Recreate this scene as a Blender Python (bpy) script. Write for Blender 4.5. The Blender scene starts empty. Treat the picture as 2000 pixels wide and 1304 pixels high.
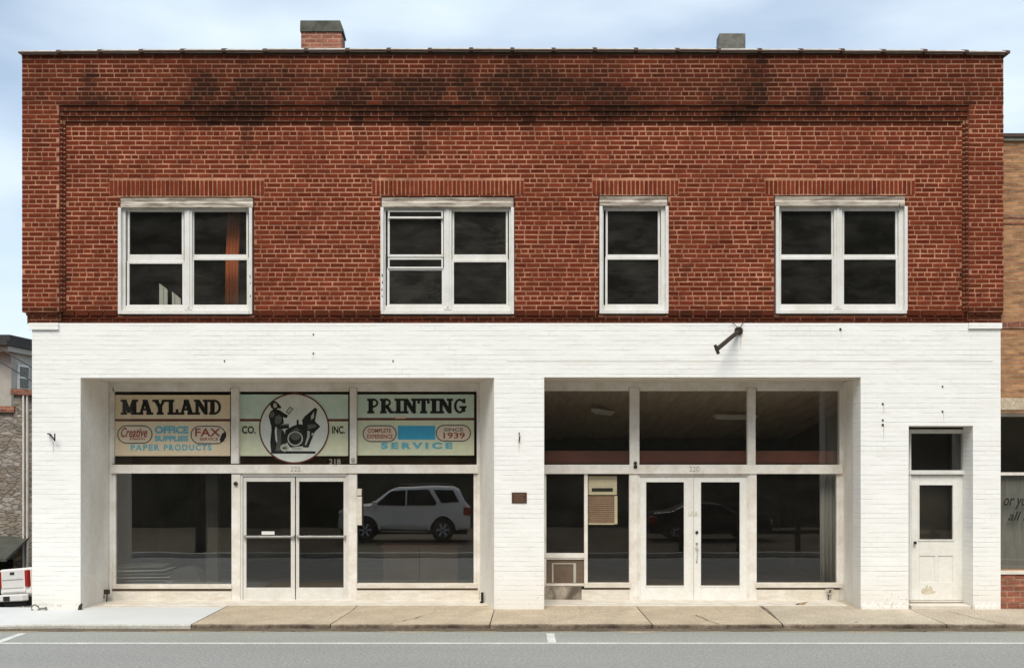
import bpy, math, random
from mathutils import Vector, Matrix
random.seed(7)
SC = bpy.context.scene
COL = SC.collection
R = math.radians

# ------------------------------------------------------------------ camera, sky, sun, exposure
D, F, ZC = 18.0, 2070.0, 2.52          # camera distance to facade, focal in photo pixels, eye height
cam = bpy.data.cameras.new('camera'); cam_o = bpy.data.objects.new('camera', cam); COL.objects.link(cam_o)
cam_o.location = (0, -D, ZC); cam_o.rotation_euler = (R(90), 0, 0)
cam.sensor_width = 36; cam.lens = F / 2000 * 36; cam.shift_y = (900 - 652) / 2000
cam.clip_end = 2000
SC.camera = cam_o

SUN_EL, SUN_AZ = 52, 188               # azimuth measured so that the sun stands behind the camera
world = bpy.data.worlds.new('World'); SC.world = world; world.use_nodes = True
wn = world.node_tree; wn.nodes.clear()
w_out = wn.nodes.new('ShaderNodeOutputWorld'); w_bg = wn.nodes.new('ShaderNodeBackground')
w_sky = wn.nodes.new('ShaderNodeTexSky'); w_sky.sky_type = 'NISHITA'; w_sky.sun_disc = False
w_sky.sun_elevation = R(SUN_EL); w_sky.sun_rotation = R(SUN_AZ)
w_tc = wn.nodes.new('ShaderNodeTexCoord'); w_map = wn.nodes.new('ShaderNodeMapping')
w_map.inputs['Scale'].default_value = (1.0, 1.0, 3.2); w_map.inputs['Location'].default_value = (0.35, 0.1, 0.2)
w_no = wn.nodes.new('ShaderNodeTexNoise'); w_no.inputs['Scale'].default_value = 3.0
w_no.inputs['Detail'].default_value = 5; w_no.inputs['Roughness'].default_value = .45
w_cr = wn.nodes.new('ShaderNodeValToRGB')
w_cr.color_ramp.elements[0].position = .38; w_cr.color_ramp.elements[0].color = (.34, .34, .34, 1)
w_cr.color_ramp.elements[1].position = .66; w_cr.color_ramp.elements[1].color = (.97, .97, .97, 1)
w_mix = wn.nodes.new('ShaderNodeMixRGB'); w_mix.inputs['Color2'].default_value = (5.7, 6.55, 7.3, 1)
w_bg.inputs['Strength'].default_value = 0.1
L = wn.links.new
L(w_tc.outputs['Generated'], w_map.inputs['Vector']); L(w_map.outputs['Vector'], w_no.inputs['Vector'])
L(w_no.outputs['Fac'], w_cr.inputs['Fac']); L(w_cr.outputs['Color'], w_mix.inputs['Fac'])
L(w_sky.outputs['Color'], w_mix.inputs['Color1']); L(w_mix.outputs['Color'], w_bg.inputs['Color'])
L(w_bg.outputs['Background'], w_out.inputs['Surface'])

sun = bpy.data.lights.new('sun', 'SUN'); sun.energy = 2.2; sun.angle = R(34); sun.color = (1, .93, .81)
sun_o = bpy.data.objects.new('sun', sun); COL.objects.link(sun_o)
sun_o.rotation_euler = (R(90 - SUN_EL), 0, R(-8))
sun_o.location = (0, -30, 40)
SC.view_settings.view_transform = 'Standard'; SC.view_settings.look = 'None'
SC.view_settings.gamma = 1; SC.view_settings.use_curve_mapping = False
SC.view_settings.exposure = 0.62
SC.cycles.use_denoising = True
SC.cycles.max_bounces = 10; SC.cycles.transparent_max_bounces = 16

# ------------------------------------------------------------------ materials
def new_mat(name):
    m = bpy.data.materials.new(name); m.use_nodes = True
    nt = m.node_tree; b = nt.nodes['Principled BSDF']
    return m, nt, b

def coords(nt, flat=None):
    tc = nt.nodes.new('ShaderNodeTexCoord')
    return tc.outputs['Object']

def noise(nt, vec, scale, detail=5, rough=.6, stretch=None):
    if stretch:
        mp = nt.nodes.new('ShaderNodeMapping'); mp.inputs['Scale'].default_value = stretch
        nt.links.new(vec, mp.inputs['Vector']); vec = mp.outputs['Vector']
    n = nt.nodes.new('ShaderNodeTexNoise'); n.inputs['Scale'].default_value = scale
    n.inputs['Detail'].default_value = detail; n.inputs['Roughness'].default_value = rough
    nt.links.new(vec, n.inputs['Vector'])
    return n.outputs['Fac']

def ramp(nt, fac, p0, c0, p1, c1):
    r = nt.nodes.new('ShaderNodeValToRGB'); e = r.color_ramp.elements
    e[0].position = p0; e[1].position = p1
    f = lambda c: (c, c, c, 1) if isinstance(c, (int, float)) else (*c, 1)
    e[0].color = f(c0); e[1].color = f(c1)
    nt.links.new(fac, r.inputs['Fac']); return r.outputs['Color']

def mixc(nt, fac, a, b, mode='MIX'):
    m = nt.nodes.new('ShaderNodeMixRGB'); m.blend_type = mode
    for k, v in (('Fac', fac), ('Color1', a), ('Color2', b)):
        if isinstance(v, (int, float)): m.inputs[k].default_value = v if k == 'Fac' else (v, v, v, 1)
        elif isinstance(v, tuple): m.inputs[k].default_value = (*v, 1)
        else: nt.links.new(v, m.inputs[k])
    return m.outputs['Color']

def math_n(nt, op, a, b=0.0, clamp=False):
    m = nt.nodes.new('ShaderNodeMath'); m.operation = op; m.use_clamp = clamp
    for i, v in enumerate((a, b)):
        if isinstance(v, (int, float)): m.inputs[i].default_value = v
        else: nt.links.new(v, m.inputs[i])
    return m.outputs[0]

def bump(nt, b, height, strength=.3, dist=.01):
    n = nt.nodes.new('ShaderNodeBump'); n.inputs['Strength'].default_value = strength
    n.inputs['Distance'].default_value = dist
    nt.links.new(height, n.inputs['Height']); nt.links.new(n.outputs['Normal'], b.inputs['Normal'])

def pm(name, c1, c2=None, scale=6, rough=.7, metal=0, bmp=0, stretch=None, p=(.35, .68), spec=.5):
    m, nt, b = new_mat(name)
    b.inputs['Roughness'].default_value = rough; b.inputs['Metallic'].default_value = metal
    b.inputs['Specular IOR Level'].default_value = spec
    if c2 is None: c2 = tuple(x * .86 for x in c1)
    v = coords(nt); f = noise(nt, v, scale, 6, .62, stretch)
    f2 = noise(nt, v, scale * 7.3, 3)
    c = ramp(nt, f, p[0], c2, p[1], c1)
    c = mixc(nt, .35, c, mixc(nt, 1.0, c, ramp(nt, f2, .3, .72, .7, 1.0), 'MULTIPLY'))
    nt.links.new(c, b.inputs['Base Color'])
    if bmp: bump(nt, b, f2, bmp, .006)
    return m

def glass_mat(name, tint=(.965, .965, .95), base=.06, dust=.010):
    m, nt, b = new_mat(name); nt.nodes.remove(b)
    out = nt.nodes['Material Output']
    tr = nt.nodes.new('ShaderNodeBsdfTransparent'); tr.inputs['Color'].default_value = (*tint, 1)
    gl = nt.nodes.new('ShaderNodeBsdfGlossy'); gl.inputs['Roughness'].default_value = 0.004
    lw = nt.nodes.new('ShaderNodeLayerWeight'); lw.inputs['Blend'].default_value = .5
    p5 = math_n(nt, 'POWER', lw.outputs['Facing'], 5.0)
    fac = math_n(nt, 'ADD', math_n(nt, 'MULTIPLY', p5, .9), base, True)
    v = coords(nt)
    bp = nt.nodes.new('ShaderNodeBump'); bp.inputs['Strength'].default_value = .06; bp.inputs['Distance'].default_value = .02
    nt.links.new(noise(nt, v, .9, 1), bp.inputs['Height']); nt.links.new(bp.outputs['Normal'], gl.inputs['Normal'])
    mx = nt.nodes.new('ShaderNodeMixShader'); nt.links.new(fac, mx.inputs['Fac'])
    nt.links.new(tr.outputs[0], mx.inputs[1]); nt.links.new(gl.outputs[0], mx.inputs[2])
    df = nt.nodes.new('ShaderNodeBsdfDiffuse'); df.inputs['Color'].default_value = (.55, .52, .46, 1)
    mx2 = nt.nodes.new('ShaderNodeMixShader')
    dn = ramp(nt, noise(nt, v, 1.3, 7, .7, (1, 1, 2.4)), .40, .25, .78, 1.2)
    oi = nt.nodes.new('ShaderNodeObjectInfo')
    nt.links.new(math_n(nt, 'MULTIPLY', math_n(nt, 'MULTIPLY', dn, dust), math_n(nt, 'ADD', math_n(nt, 'MULTIPLY', oi.outputs['Random'], 1.3), .25)), mx2.inputs['Fac'])
    nt.links.new(mx.outputs[0], mx2.inputs[1]); nt.links.new(df.outputs[0], mx2.inputs[2])
    nt.links.new(mx2.outputs[0], out.inputs['Surface'])
    return m

def brick_mat(name, dark, light, soot_shade=(.016, .009, .006)):
    """bricks carry a per-brick tone (r), weathering with painted corbel shade (g) and hue (b) written with the mesh"""
    m, nt, b = new_mat(name); b.inputs['Roughness'].default_value = .88
    b.inputs['Specular IOR Level'].default_value = .08
    at = nt.nodes.new('ShaderNodeAttribute'); at.attribute_name = 'tone'
    sp = nt.nodes.new('ShaderNodeSeparateColor'); nt.links.new(at.outputs['Color'], sp.inputs[0])
    v = coords(nt)
    c = mixc(nt, sp.outputs[0], dark, light)
    c = mixc(nt, math_n(nt, 'MULTIPLY', sp.outputs[2], .35), c, (light[0] * .8, light[1] * 1.25, light[2] * 1.3))
    n1 = noise(nt, v, 45, 4); n2 = noise(nt, v, 3.2, 6, .7)
    c = mixc(nt, 1.0, c, ramp(nt, n1, .3, .66, .75, 1.12), 'MULTIPLY')
    c = mixc(nt, 1.0, c, ramp(nt, n2, .3, .82, .7, 1.08), 'MULTIPLY')
    g = math_n(nt, 'MULTIPLY', sp.outputs[1], ramp(nt, n2, .34, .7, .62, 1.3), True)
    c = mixc(nt, math_n(nt, 'MULTIPLY', g, .9, True), c, soot_shade)
    nt.links.new(c, b.inputs['Base Color'])
    bump(nt, b, n1, .4, .006)
    return m

def painted_brick():
    m, nt, b = new_mat('white_painted_brick'); b.inputs['Roughness'].default_value = .62
    tc = nt.nodes.new('ShaderNodeTexCoord'); sx = nt.nodes.new('ShaderNodeSeparateXYZ')
    nt.links.new(tc.outputs['Object'], sx.inputs[0])
    cx = nt.nodes.new('ShaderNodeCombineXYZ')
    wob = math_n(nt, 'MULTIPLY', noise(nt, tc.outputs['Object'], 1.6, 3), .02)
    nt.links.new(math_n(nt, 'ADD', sx.outputs[0], sx.outputs[1]), cx.inputs[0])
    nt.links.new(math_n(nt, 'ADD', sx.outputs[2], wob), cx.inputs[1])
    bt = nt.nodes.new('ShaderNodeTexBrick'); nt.links.new(cx.outputs[0], bt.inputs['Vector'])
    bt.inputs['Scale'].default_value = 1; bt.inputs['Brick Width'].default_value = .228
    bt.inputs['Row Height'].default_value = .0817; bt.inputs['Mortar Size'].default_value = .007
    bt.inputs['Mortar Smooth'].default_value = .6; bt.inputs['Bias'].default_value = 0
    b2 = nt.nodes.new('ShaderNodeTexBrick'); mp2 = nt.nodes.new('ShaderNodeMapping'); mp2.inputs['Location'].default_value = (150, 0, 0); nt.links.new(cx.outputs[0], mp2.inputs['Vector']); nt.links.new(mp2.outputs[0], b2.inputs['Vector']); b2.offset = 0
    for k_, v_ in (('Scale', 1), ('Brick Width', 400), ('Row Height', .0817), ('Mortar Size', .007), ('Mortar Smooth', .6), ('Bias', 0)): b2.inputs[k_].default_value = v_
    nv = noise(nt, tc.outputs['Object'], 2.1, 4)
    nw = noise(nt, tc.outputs['Object'], .9, 7, .75, (1, 1, 6))
    jf = math_n(nt, 'MULTIPLY', math_n(nt, 'ADD', math_n(nt, 'MULTIPLY', b2.outputs['Fac'], .5), math_n(nt, 'MULTIPLY', bt.outputs['Fac'], ramp(nt, nv, .38, .2, .62, .55)), True), ramp(nt, nw, .44, .12, .60, 1.0))
    n1 = noise(nt, tc.outputs['Object'], 1.3, 7, .7, (1, 1, 5)); n2 = noise(nt, tc.outputs['Object'], 22, 5, .7)
    n3 = noise(nt, tc.outputs['Object'], .5, 4)
    joint = math_n(nt, 'MULTIPLY', jf, ramp(nt, n1, .40, .05, .62, .55))
    c = mixc(nt, joint, ramp(nt, n1, .3, (.79, .785, .75), .62, (.88, .882, .862)), (.50, .48, .43))
    # grime and chips low on the wall
    low = nt.nodes.new('ShaderNodeMapRange'); low.inputs['From Min'].default_value = 1.0; low.inputs['From Max'].default_value = -.02
    nt.links.new(sx.outputs[2], low.inputs['Value'])
    lowp = math_n(nt, 'POWER', low.outputs[0], 2.5)
    chip = math_n(nt, 'MULTIPLY', ramp(nt, n2, .56, 0.0, .62, 1.0), math_n(nt, 'MULTIPLY', lowp, ramp(nt, n1, .5, 0, .6, 1)), True)
    c = mixc(nt, math_n(nt, 'MULTIPLY', math_n(nt, 'MULTIPLY', lowp, n1), .8, True), c, (.62, .55, .45))
    c = mixc(nt, math_n(nt, 'MULTIPLY', chip, .8), c, (.22, .17, .13))
    # rare flakes anywhere
    fl = math_n(nt, 'MULTIPLY', ramp(nt, n2, .74, 0.0, .77, .6), ramp(nt, n3, .55, 0, .7, 1))
    c = mixc(nt, fl, c, (.35, .3, .26))
    nt.links.new(c, b.inputs['Base Color'])
    h = math_n(nt, 'ADD', math_n(nt, 'MULTIPLY', jf, -1.0), math_n(nt, 'MULTIPLY', n2, .5))
    bump(nt, b, h, .8, .009)
    return m

def stone_mat():
    m, nt, b = new_mat('rubble_stone'); b.inputs['Roughness'].default_value = .9
    v = coords(nt); mp = nt.nodes.new('ShaderNodeMapping'); mp.inputs['Scale'].default_value = (3.6, 3.6, 10)
    nt.links.new(v, mp.inputs['Vector'])
    wn_ = nt.nodes.new('ShaderNodeTexNoise'); wn_.inputs['Scale'].default_value = 1.2; nt.links.new(mp.outputs[0], wn_.inputs['Vector'])
    vv = mixc(nt, .35, mp.outputs[0], wn_.outputs['Color'])
    a = nt.nodes.new('ShaderNodeTexVoronoi'); nt.links.new(vv, a.inputs['Vector']); a.inputs['Scale'].default_value = 1.3
    e = nt.nodes.new('ShaderNodeTexVoronoi'); e.feature = 'DISTANCE_TO_EDGE'; nt.links.new(vv, e.inputs['Vector']); e.inputs['Scale'].default_value = 1.3
    s = nt.nodes.new('ShaderNodeSeparateColor'); nt.links.new(a.outputs['Color'], s.inputs[0])
    c = mixc(nt, s.outputs[0], (.19, .165, .14), (.46, .42, .37))
    c = mixc(nt, math_n(nt, 'MULTIPLY', s.outputs[1], .5), c, (.40, .31, .22))
    n = noise(nt, v, 9, 6, .7); c = mixc(nt, 1.0, c, ramp(nt, n, .3, .55, .7, 1.15), 'MULTIPLY')
    ed = ramp(nt, e.outputs['Distance'], .02, 1.0, .09, 0.0)
    c = mixc(nt, math_n(nt, 'MULTIPLY', ed, .4), c, (.10, .075, .055))
    nt.links.new(c, b.inputs['Base Color'])
    bump(nt, b, math_n(nt, 'ADD', math_n(nt, 'MULTIPLY', ed, -1.0), n), .8, .05)
    return m

def coursed_mat(name, c1, c2, mort, bw=.22, rh=.075, ms=.009):
    m, nt, b = new_mat(name); b.inputs['Roughness'].default_value = .88
    tc = nt.nodes.new('ShaderNodeTexCoord'); sx = nt.nodes.new('ShaderNodeSeparateXYZ')
    nt.links.new(tc.outputs['Object'], sx.inputs[0]); cx = nt.nodes.new('ShaderNodeCombineXYZ')
    nt.links.new(math_n(nt, 'ADD', sx.outputs[0], sx.outputs[1]), cx.inputs[0]); nt.links.new(sx.outputs[2], cx.inputs[1])
    bt = nt.nodes.new('ShaderNodeTexBrick'); nt.links.new(cx.outputs[0], bt.inputs['Vector'])
    bt.inputs['Scale'].default_value = 1; bt.inputs['Brick Width'].default_value = bw
    bt.inputs['Row Height'].default_value = rh; bt.inputs['Mortar Size'].default_value = ms
    bt.inputs['Color1'].default_value = (*c1, 1); bt.inputs['Color2'].default_value = (*c2, 1); bt.inputs['Mortar'].default_value = (*mort, 1)
    n = noise(nt, tc.outputs['Object'], 2.6, 7, .75, (1, 1, 5))
    c = mixc(nt, 1.0, bt.outputs['Color'], ramp(nt, n, .36, .45, .64, 1.3), 'MULTIPLY')
    nt.links.new(c, b.inputs['Base Color'])
    bump(nt, b, math_n(nt, 'MULTIPLY', bt.outputs['Fac'], -1.0), .7, .008)
    return m

def ground_mat(name, c1, c2, fine=60, scale=.8, speck=.5, rough=.9, stain=None, bmp=.5, stretch=None):
    m, nt, b = new_mat(name); b.inputs['Roughness'].default_value = rough
    b.inputs['Specular IOR Level'].default_value = .3
    v = coords(nt); n0 = noise(nt, v, scale, 7, .65, stretch); n1 = noise(nt, v, fine, 3, .7); n2 = noise(nt, v, fine * 3.3, 2)
    c = ramp(nt, n0, .32, c2, .68, c1)
    c = mixc(nt, speck, c, mixc(nt, 1.0, c, ramp(nt, n1, .32, .45, .68, 1.35), 'MULTIPLY'))
    c = mixc(nt, speck * .7, c, mixc(nt, 1.0, c, ramp(nt, n2, .3, .5, .7, 1.4), 'MULTIPLY'))
    if stain:
        n3 = noise(nt, v, 1.7, 6, .75)
        c = mixc(nt, ramp(nt, n3, .50, 0.0, .68, .75), c, stain)
    nt.links.new(c, b.inputs['Base Color']); bump(nt, b, n1, bmp, .006)
    return m

M = {}
M['brick'] = brick_mat('red_brick', (.120, .020, .009), (.255, .048, .020))
M['mortar'] = brick_mat('pink_mortar', (.26, .10, .058), (.66, .32, .20), (.075, .034, .020))
M['white_brick'] = painted_brick()
M['paint_white'] = pm('window_paint', (.76, .755, .73), (.66, .64, .585), 3, .5, p=(.3, .6))
M['paint_grime'] = pm('grimy_head_paint', (.58, .52, .44), (.20, .155, .115), 2.6, .6, stretch=(1, 1, 7), p=(.36, .60))
M['cream'] = pm('cream_frame_paint', (.82, .79, .74), (.64, .59, .51), 3.5, .5, p=(.3, .62), bmp=.2)
M['cream_light'] = pm('cream_sill_paint', (.74, .705, .64), (.60, .54, .45), 4, .55, stretch=(1, 1, 3), bmp=.1)
M['jamb'] = pm('jamb_plaster', (.90, .885, .84), (.78, .74, .67), 1.6, .75, stretch=(1, 1, .5), bmp=.3)
M['soffit'] = pm('soffit_boards', (.80, .74, .65), (.62, .55, .46), 3, .7, stretch=(1, 6, 1), bmp=.2)
M['alu'] = pm('dull_aluminium', (.76, .745, .70), (.66, .64, .59), 4, .45, metal=.1, spec=.5)
M['door_white'] = pm('door_paint', (.80, .795, .76), (.74, .72, .66), 2.5, .45, p=(.3, .6))
M['glass'] = glass_mat('window_glass')
M['glass_up'] = glass_mat('dusty_upstairs_glass', (.84, .85, .82), .055, .045)
M['glass_clear'] = glass_mat('clean_transom_glass', (.98, .98, .97), .02, .003)
M['glass_display'] = glass_mat('display_glass', (.93, .93, .91), .125, .008)
M['coping'] = pm('glazed_coping', (.62, .59, .53), (.40, .36, .30), 5, .45, bmp=.3)
M['coping_lip'] = pm('sooty_coping_lip', (.10, .05, .035), (.05, .028, .02), 8, .7)
M['concrete_cap'] = pm('weathered_render', (.15, .15, .125), (.06, .063, .052), 5, .9, bmp=.6)
M['concrete_grey'] = pm('grey_concrete', (.24, .24, .21), (.12, .12, .10), 7, .9, bmp=.6)
M['chimney_brick'] = coursed_mat('chimney_brick', (.38, .14, .085), (.30, .10, .06), (.42, .25, .18), .22, .08, .012)
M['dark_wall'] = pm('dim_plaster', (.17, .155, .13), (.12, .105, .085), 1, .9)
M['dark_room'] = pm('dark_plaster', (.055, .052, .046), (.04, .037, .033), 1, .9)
M['floor_in'] = pm('dark_floorboards', (.26, .20, .15), (.18, .135, .10), 2, .6)
M['planks'] = pm('ceiling_planks', (.62, .50, .38), (.46, .37, .28), 2, .7, stretch=(4, .6, 1))
M['red_board'] = pm('red_painted_board', (.25, .085, .055), (.17, .065, .045), 2, .6, stretch=(.6, 1, 1))
M['brown_board'] = pm('brown_board', (.17, .12, .08), (.11, .075, .05), 2, .6)
M['sign_tan'] = pm('tan_sign_board', (.92, .77, .55), (.86, .70, .50), 2.2, .6)
M['sign_green'] = pm('green_reflection_sign_board', (.84, .84, .60), (.74, .78, .60), 1.4, .6)  # green tint of the glass reflection put into the board colour
M['sign_teal'] = pm('teal_reflection_sign_board', (.62, .82, .78), (.72, .82, .70), 1.2, .6)  # board colour carries the greenish reflection seen over it in the glass
M['roundel'] = pm('roundel_board', (.90, .91, .88), (.74, .77, .72), 1.2, .6)
M['oval_white'] = pm('oval_ground', (.88, .76, .62), (.80, .66, .52), 5, .6)
M['ink'] = pm('black_ink', (.006, .006, .006), (.004, .004, .004), 5, .6)
M['ink_grey'] = pm('grey_ink', (.16, .16, .14), (.09, .09, .08), 30, .6)
M['ink_pale'] = pm('pale_ink', (.60, .62, .56), (.5, .52, .46), 30, .6)
M['ink_red'] = pm('red_ink', (.40, .085, .05), (.30, .06, .035), 20, .6)
M['ink_maroon'] = pm('maroon_stripe', (.18, .035, .02), (.12, .025, .015), 8, .6)
M['ink_blue'] = pm('blue_ink', (.05, .48, .80), (.06, .40, .66), 8, .6)
M['ink_blue_soft'] = pm('faded_blue_ink', (.12, .50, .66), (.20, .52, .60), 25, .6)
M['rust'] = pm('rusty_iron', (.075, .05, .035), (.03, .022, .017), 20, .8, metal=.3, bmp=.5)
M['iron'] = pm('black_iron', (.03, .028, .026), (.02, .018, .017), 20, .6, metal=.4)
M['bronze'] = pm('bronze_plaque', (.13, .065, .04), (.09, .045, .03), 15, .5, metal=.5)
M['bronze_light'] = pm('worn_bronze_letters', (.30, .19, .12), (.2, .12, .08), 20, .45, metal=.5)
M['grille_cream'] = pm('cream_enamel', (.74, .66, .46), (.66, .57, .40), 5, .5)
M['slats'] = pm('brown_slats', (.46, .30, .20), (.34, .19, .13), 6, .6, stretch=(1, 1, .3))
M['sheet'] = pm('grey_cloth', (.22, .22, .20), (.15, .15, .135), 3, .9, stretch=(9, 9, .6))
M['pale_sheet'] = pm('pale_folded_cloth', (.62, .62, .58), (.45, .45, .42), 5, .9)
M['run_stain'] = pm('faint_rust_run', (.70, .655, .58), (.60, .53, .44), 12, .7)
M['orange'] = pm('orange_drape', (.95, .26, .09), (.75, .18, .06), 3, .8, stretch=(8, 8, .5))
M['board_white'] = pm('white_boards', (.86, .84, .80), (.75, .72, .68), 4, .6)
M['asphalt'] = ground_mat('asphalt', (.32, .322, .31), (.27, .272, .26), 26, .35, .55, .9, bmp=.5, stretch=(.25, 1.4, 1))
M['gutter'] = ground_mat('gutter_asphalt', (.345, .355, .325), (.29, .30, .27), 26, .6, .45, .9, stretch=(.3, 1, 1))
M['line'] = ground_mat('road_paint', (.74, .74, .71), (.52, .52, .50), 40, 2.8, .4, .85)
M['walk'] = ground_mat('aggregate_concrete', (.60, .50, .36), (.43, .35, .25), 36, 1.3, .75, .92, (.34, .28, .21), .6)
M['walk_grey'] = ground_mat('paler_aggregate_concrete', (.60, .525, .41), (.44, .375, .285), 36, 1.3, .75, .92, (.37, .32, .25), .6)
M['kerb'] = ground_mat('worn_kerb', (.30, .24, .18), (.07, .05, .035), 30, 4.5, .6, .95, (.05, .035, .025), .9)
M['walk_white'] = ground_mat('white_coated_concrete', (.62, .63, .62), (.56, .57, .555), 50, .8, .08, .8, bmp=.15)
M['kerb_white'] = ground_mat('dusty_kerb', (.56, .55, .50), (.40, .385, .34), 30, 2.2, .4, .95, bmp=.6)
M['earth'] = ground_mat('gravel_earth', (.15, .125, .09), (.10, .08, .055), 20, .5, .5, .95)
M['alley'] = ground_mat('alley_asphalt', (.16, .15, .13), (.10, .09, .075), 30, .8, .5, .95)
M['hill'] = ground_mat('wooded_slope', (.04, .038, .024), (.018, .018, .012), 2.2, .25, .9, 1, bmp=1)
M['stone'] = stone_mat()
M['tan_brick'] = coursed_mat('tan_brick', (.47, .25, .115), (.32, .15, .07), (.36, .22, .125), .22, .08, .012)
M['red_brick_plain'] = coursed_mat('side_wall_brick', (.22, .065, .04), (.16, .045, .028), (.35, .22, .16), .228, .0817, .016)
M['coping_brick'] = coursed_mat('red_coping_brick', (.33, .12, .07), (.24, .08, .05), (.35, .22, .15), .22, .1, .01)
M['stucco'] = pm('grey_stucco', (.50, .47, .41), (.36, .335, .29), .9, .9, bmp=.3)
M['roof_dark'] = pm('dark_shingles', (.055, .052, .048), (.035, .033, .03), 6, .9)
M['fascia'] = pm('dull_fascia', (.50, .49, .42), (.38, .37, .31), 4, .7)
M['awning'] = pm('dark_green_canvas', (.075, .078, .062), (.05, .052, .04), 3, .85)
M['black'] = pm('black_void', (.008, .008, .008), (.006, .006, .006), 3, .9)
M['cable'] = pm('cable_rubber', (.02, .02, .02), (.015, .015, .015), 3, .6)
M['wood_pole'] = pm('weathered_pole', (.10, .075, .055), (.05, .037, .028), 6, .9, stretch=(5, 5, .5))
M['car_white'] = pm('white_car_paint', (.90, .885, .85), (.87, .855, .82), 2, .3)
M['car_dark'] = pm('dark_car_paint', (.035, .037, .042), (.03, .03, .034), 2, .3)
M['car_glass'] = pm('tinted_car_glass', (.012, .013, .014), (.01, .011, .012), 2, .2, spec=.12)
M['tyre'] = pm('tyre_rubber', (.02, .02, .02), (.014, .014, .014), 10, .85)
M['rim'] = pm('alloy_rim', (.55, .55, .55), (.45, .45, .45), 5, .35, metal=.7)
M['plastic'] = pm('black_plastic', (.02, .02, .02), (.015, .015, .015), 8, .6)
M['lamp_red'] = pm('red_lamp_lens', (.42, .025, .012), (.30, .015, .008), 6, .25)
M['chrome'] = pm('satin_metal', (.62, .61, .58), (.5, .49, .46), 6, .35, metal=.8)
M['leafy'] = pm('dry_leaf', (.42, .23, .10), (.25, .12, .05), 25, .8)
M['stain'] = pm('brown_stain', (.70, .64, .54), (.52, .46, .33), 14, .8)
M['riser_shaded'] = pm('shade_mottled_riser_paint', (.50, .43, .34), (.10, .08, .06), 2.2, .7, stretch=(1, 1, .8), p=(.42, .62))  # dark mottling paints in the corner shade on the left riser
M['text_grey'] = pm('grey_number_paint', (.40, .38, .34), (.34, .32, .28), 10, .6)

# ------------------------------------------------------------------ mesh helpers
def fx(px, y=0.0): return (px - 1000) * (D + y) / F
def fz(py, y=0.0): return ZC - (py - 900) * (D + y) / F

def wloc(o):
    v = Vector((0, 0, 0))
    while o is not None: v += o.location; o = o.parent
    return v

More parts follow.
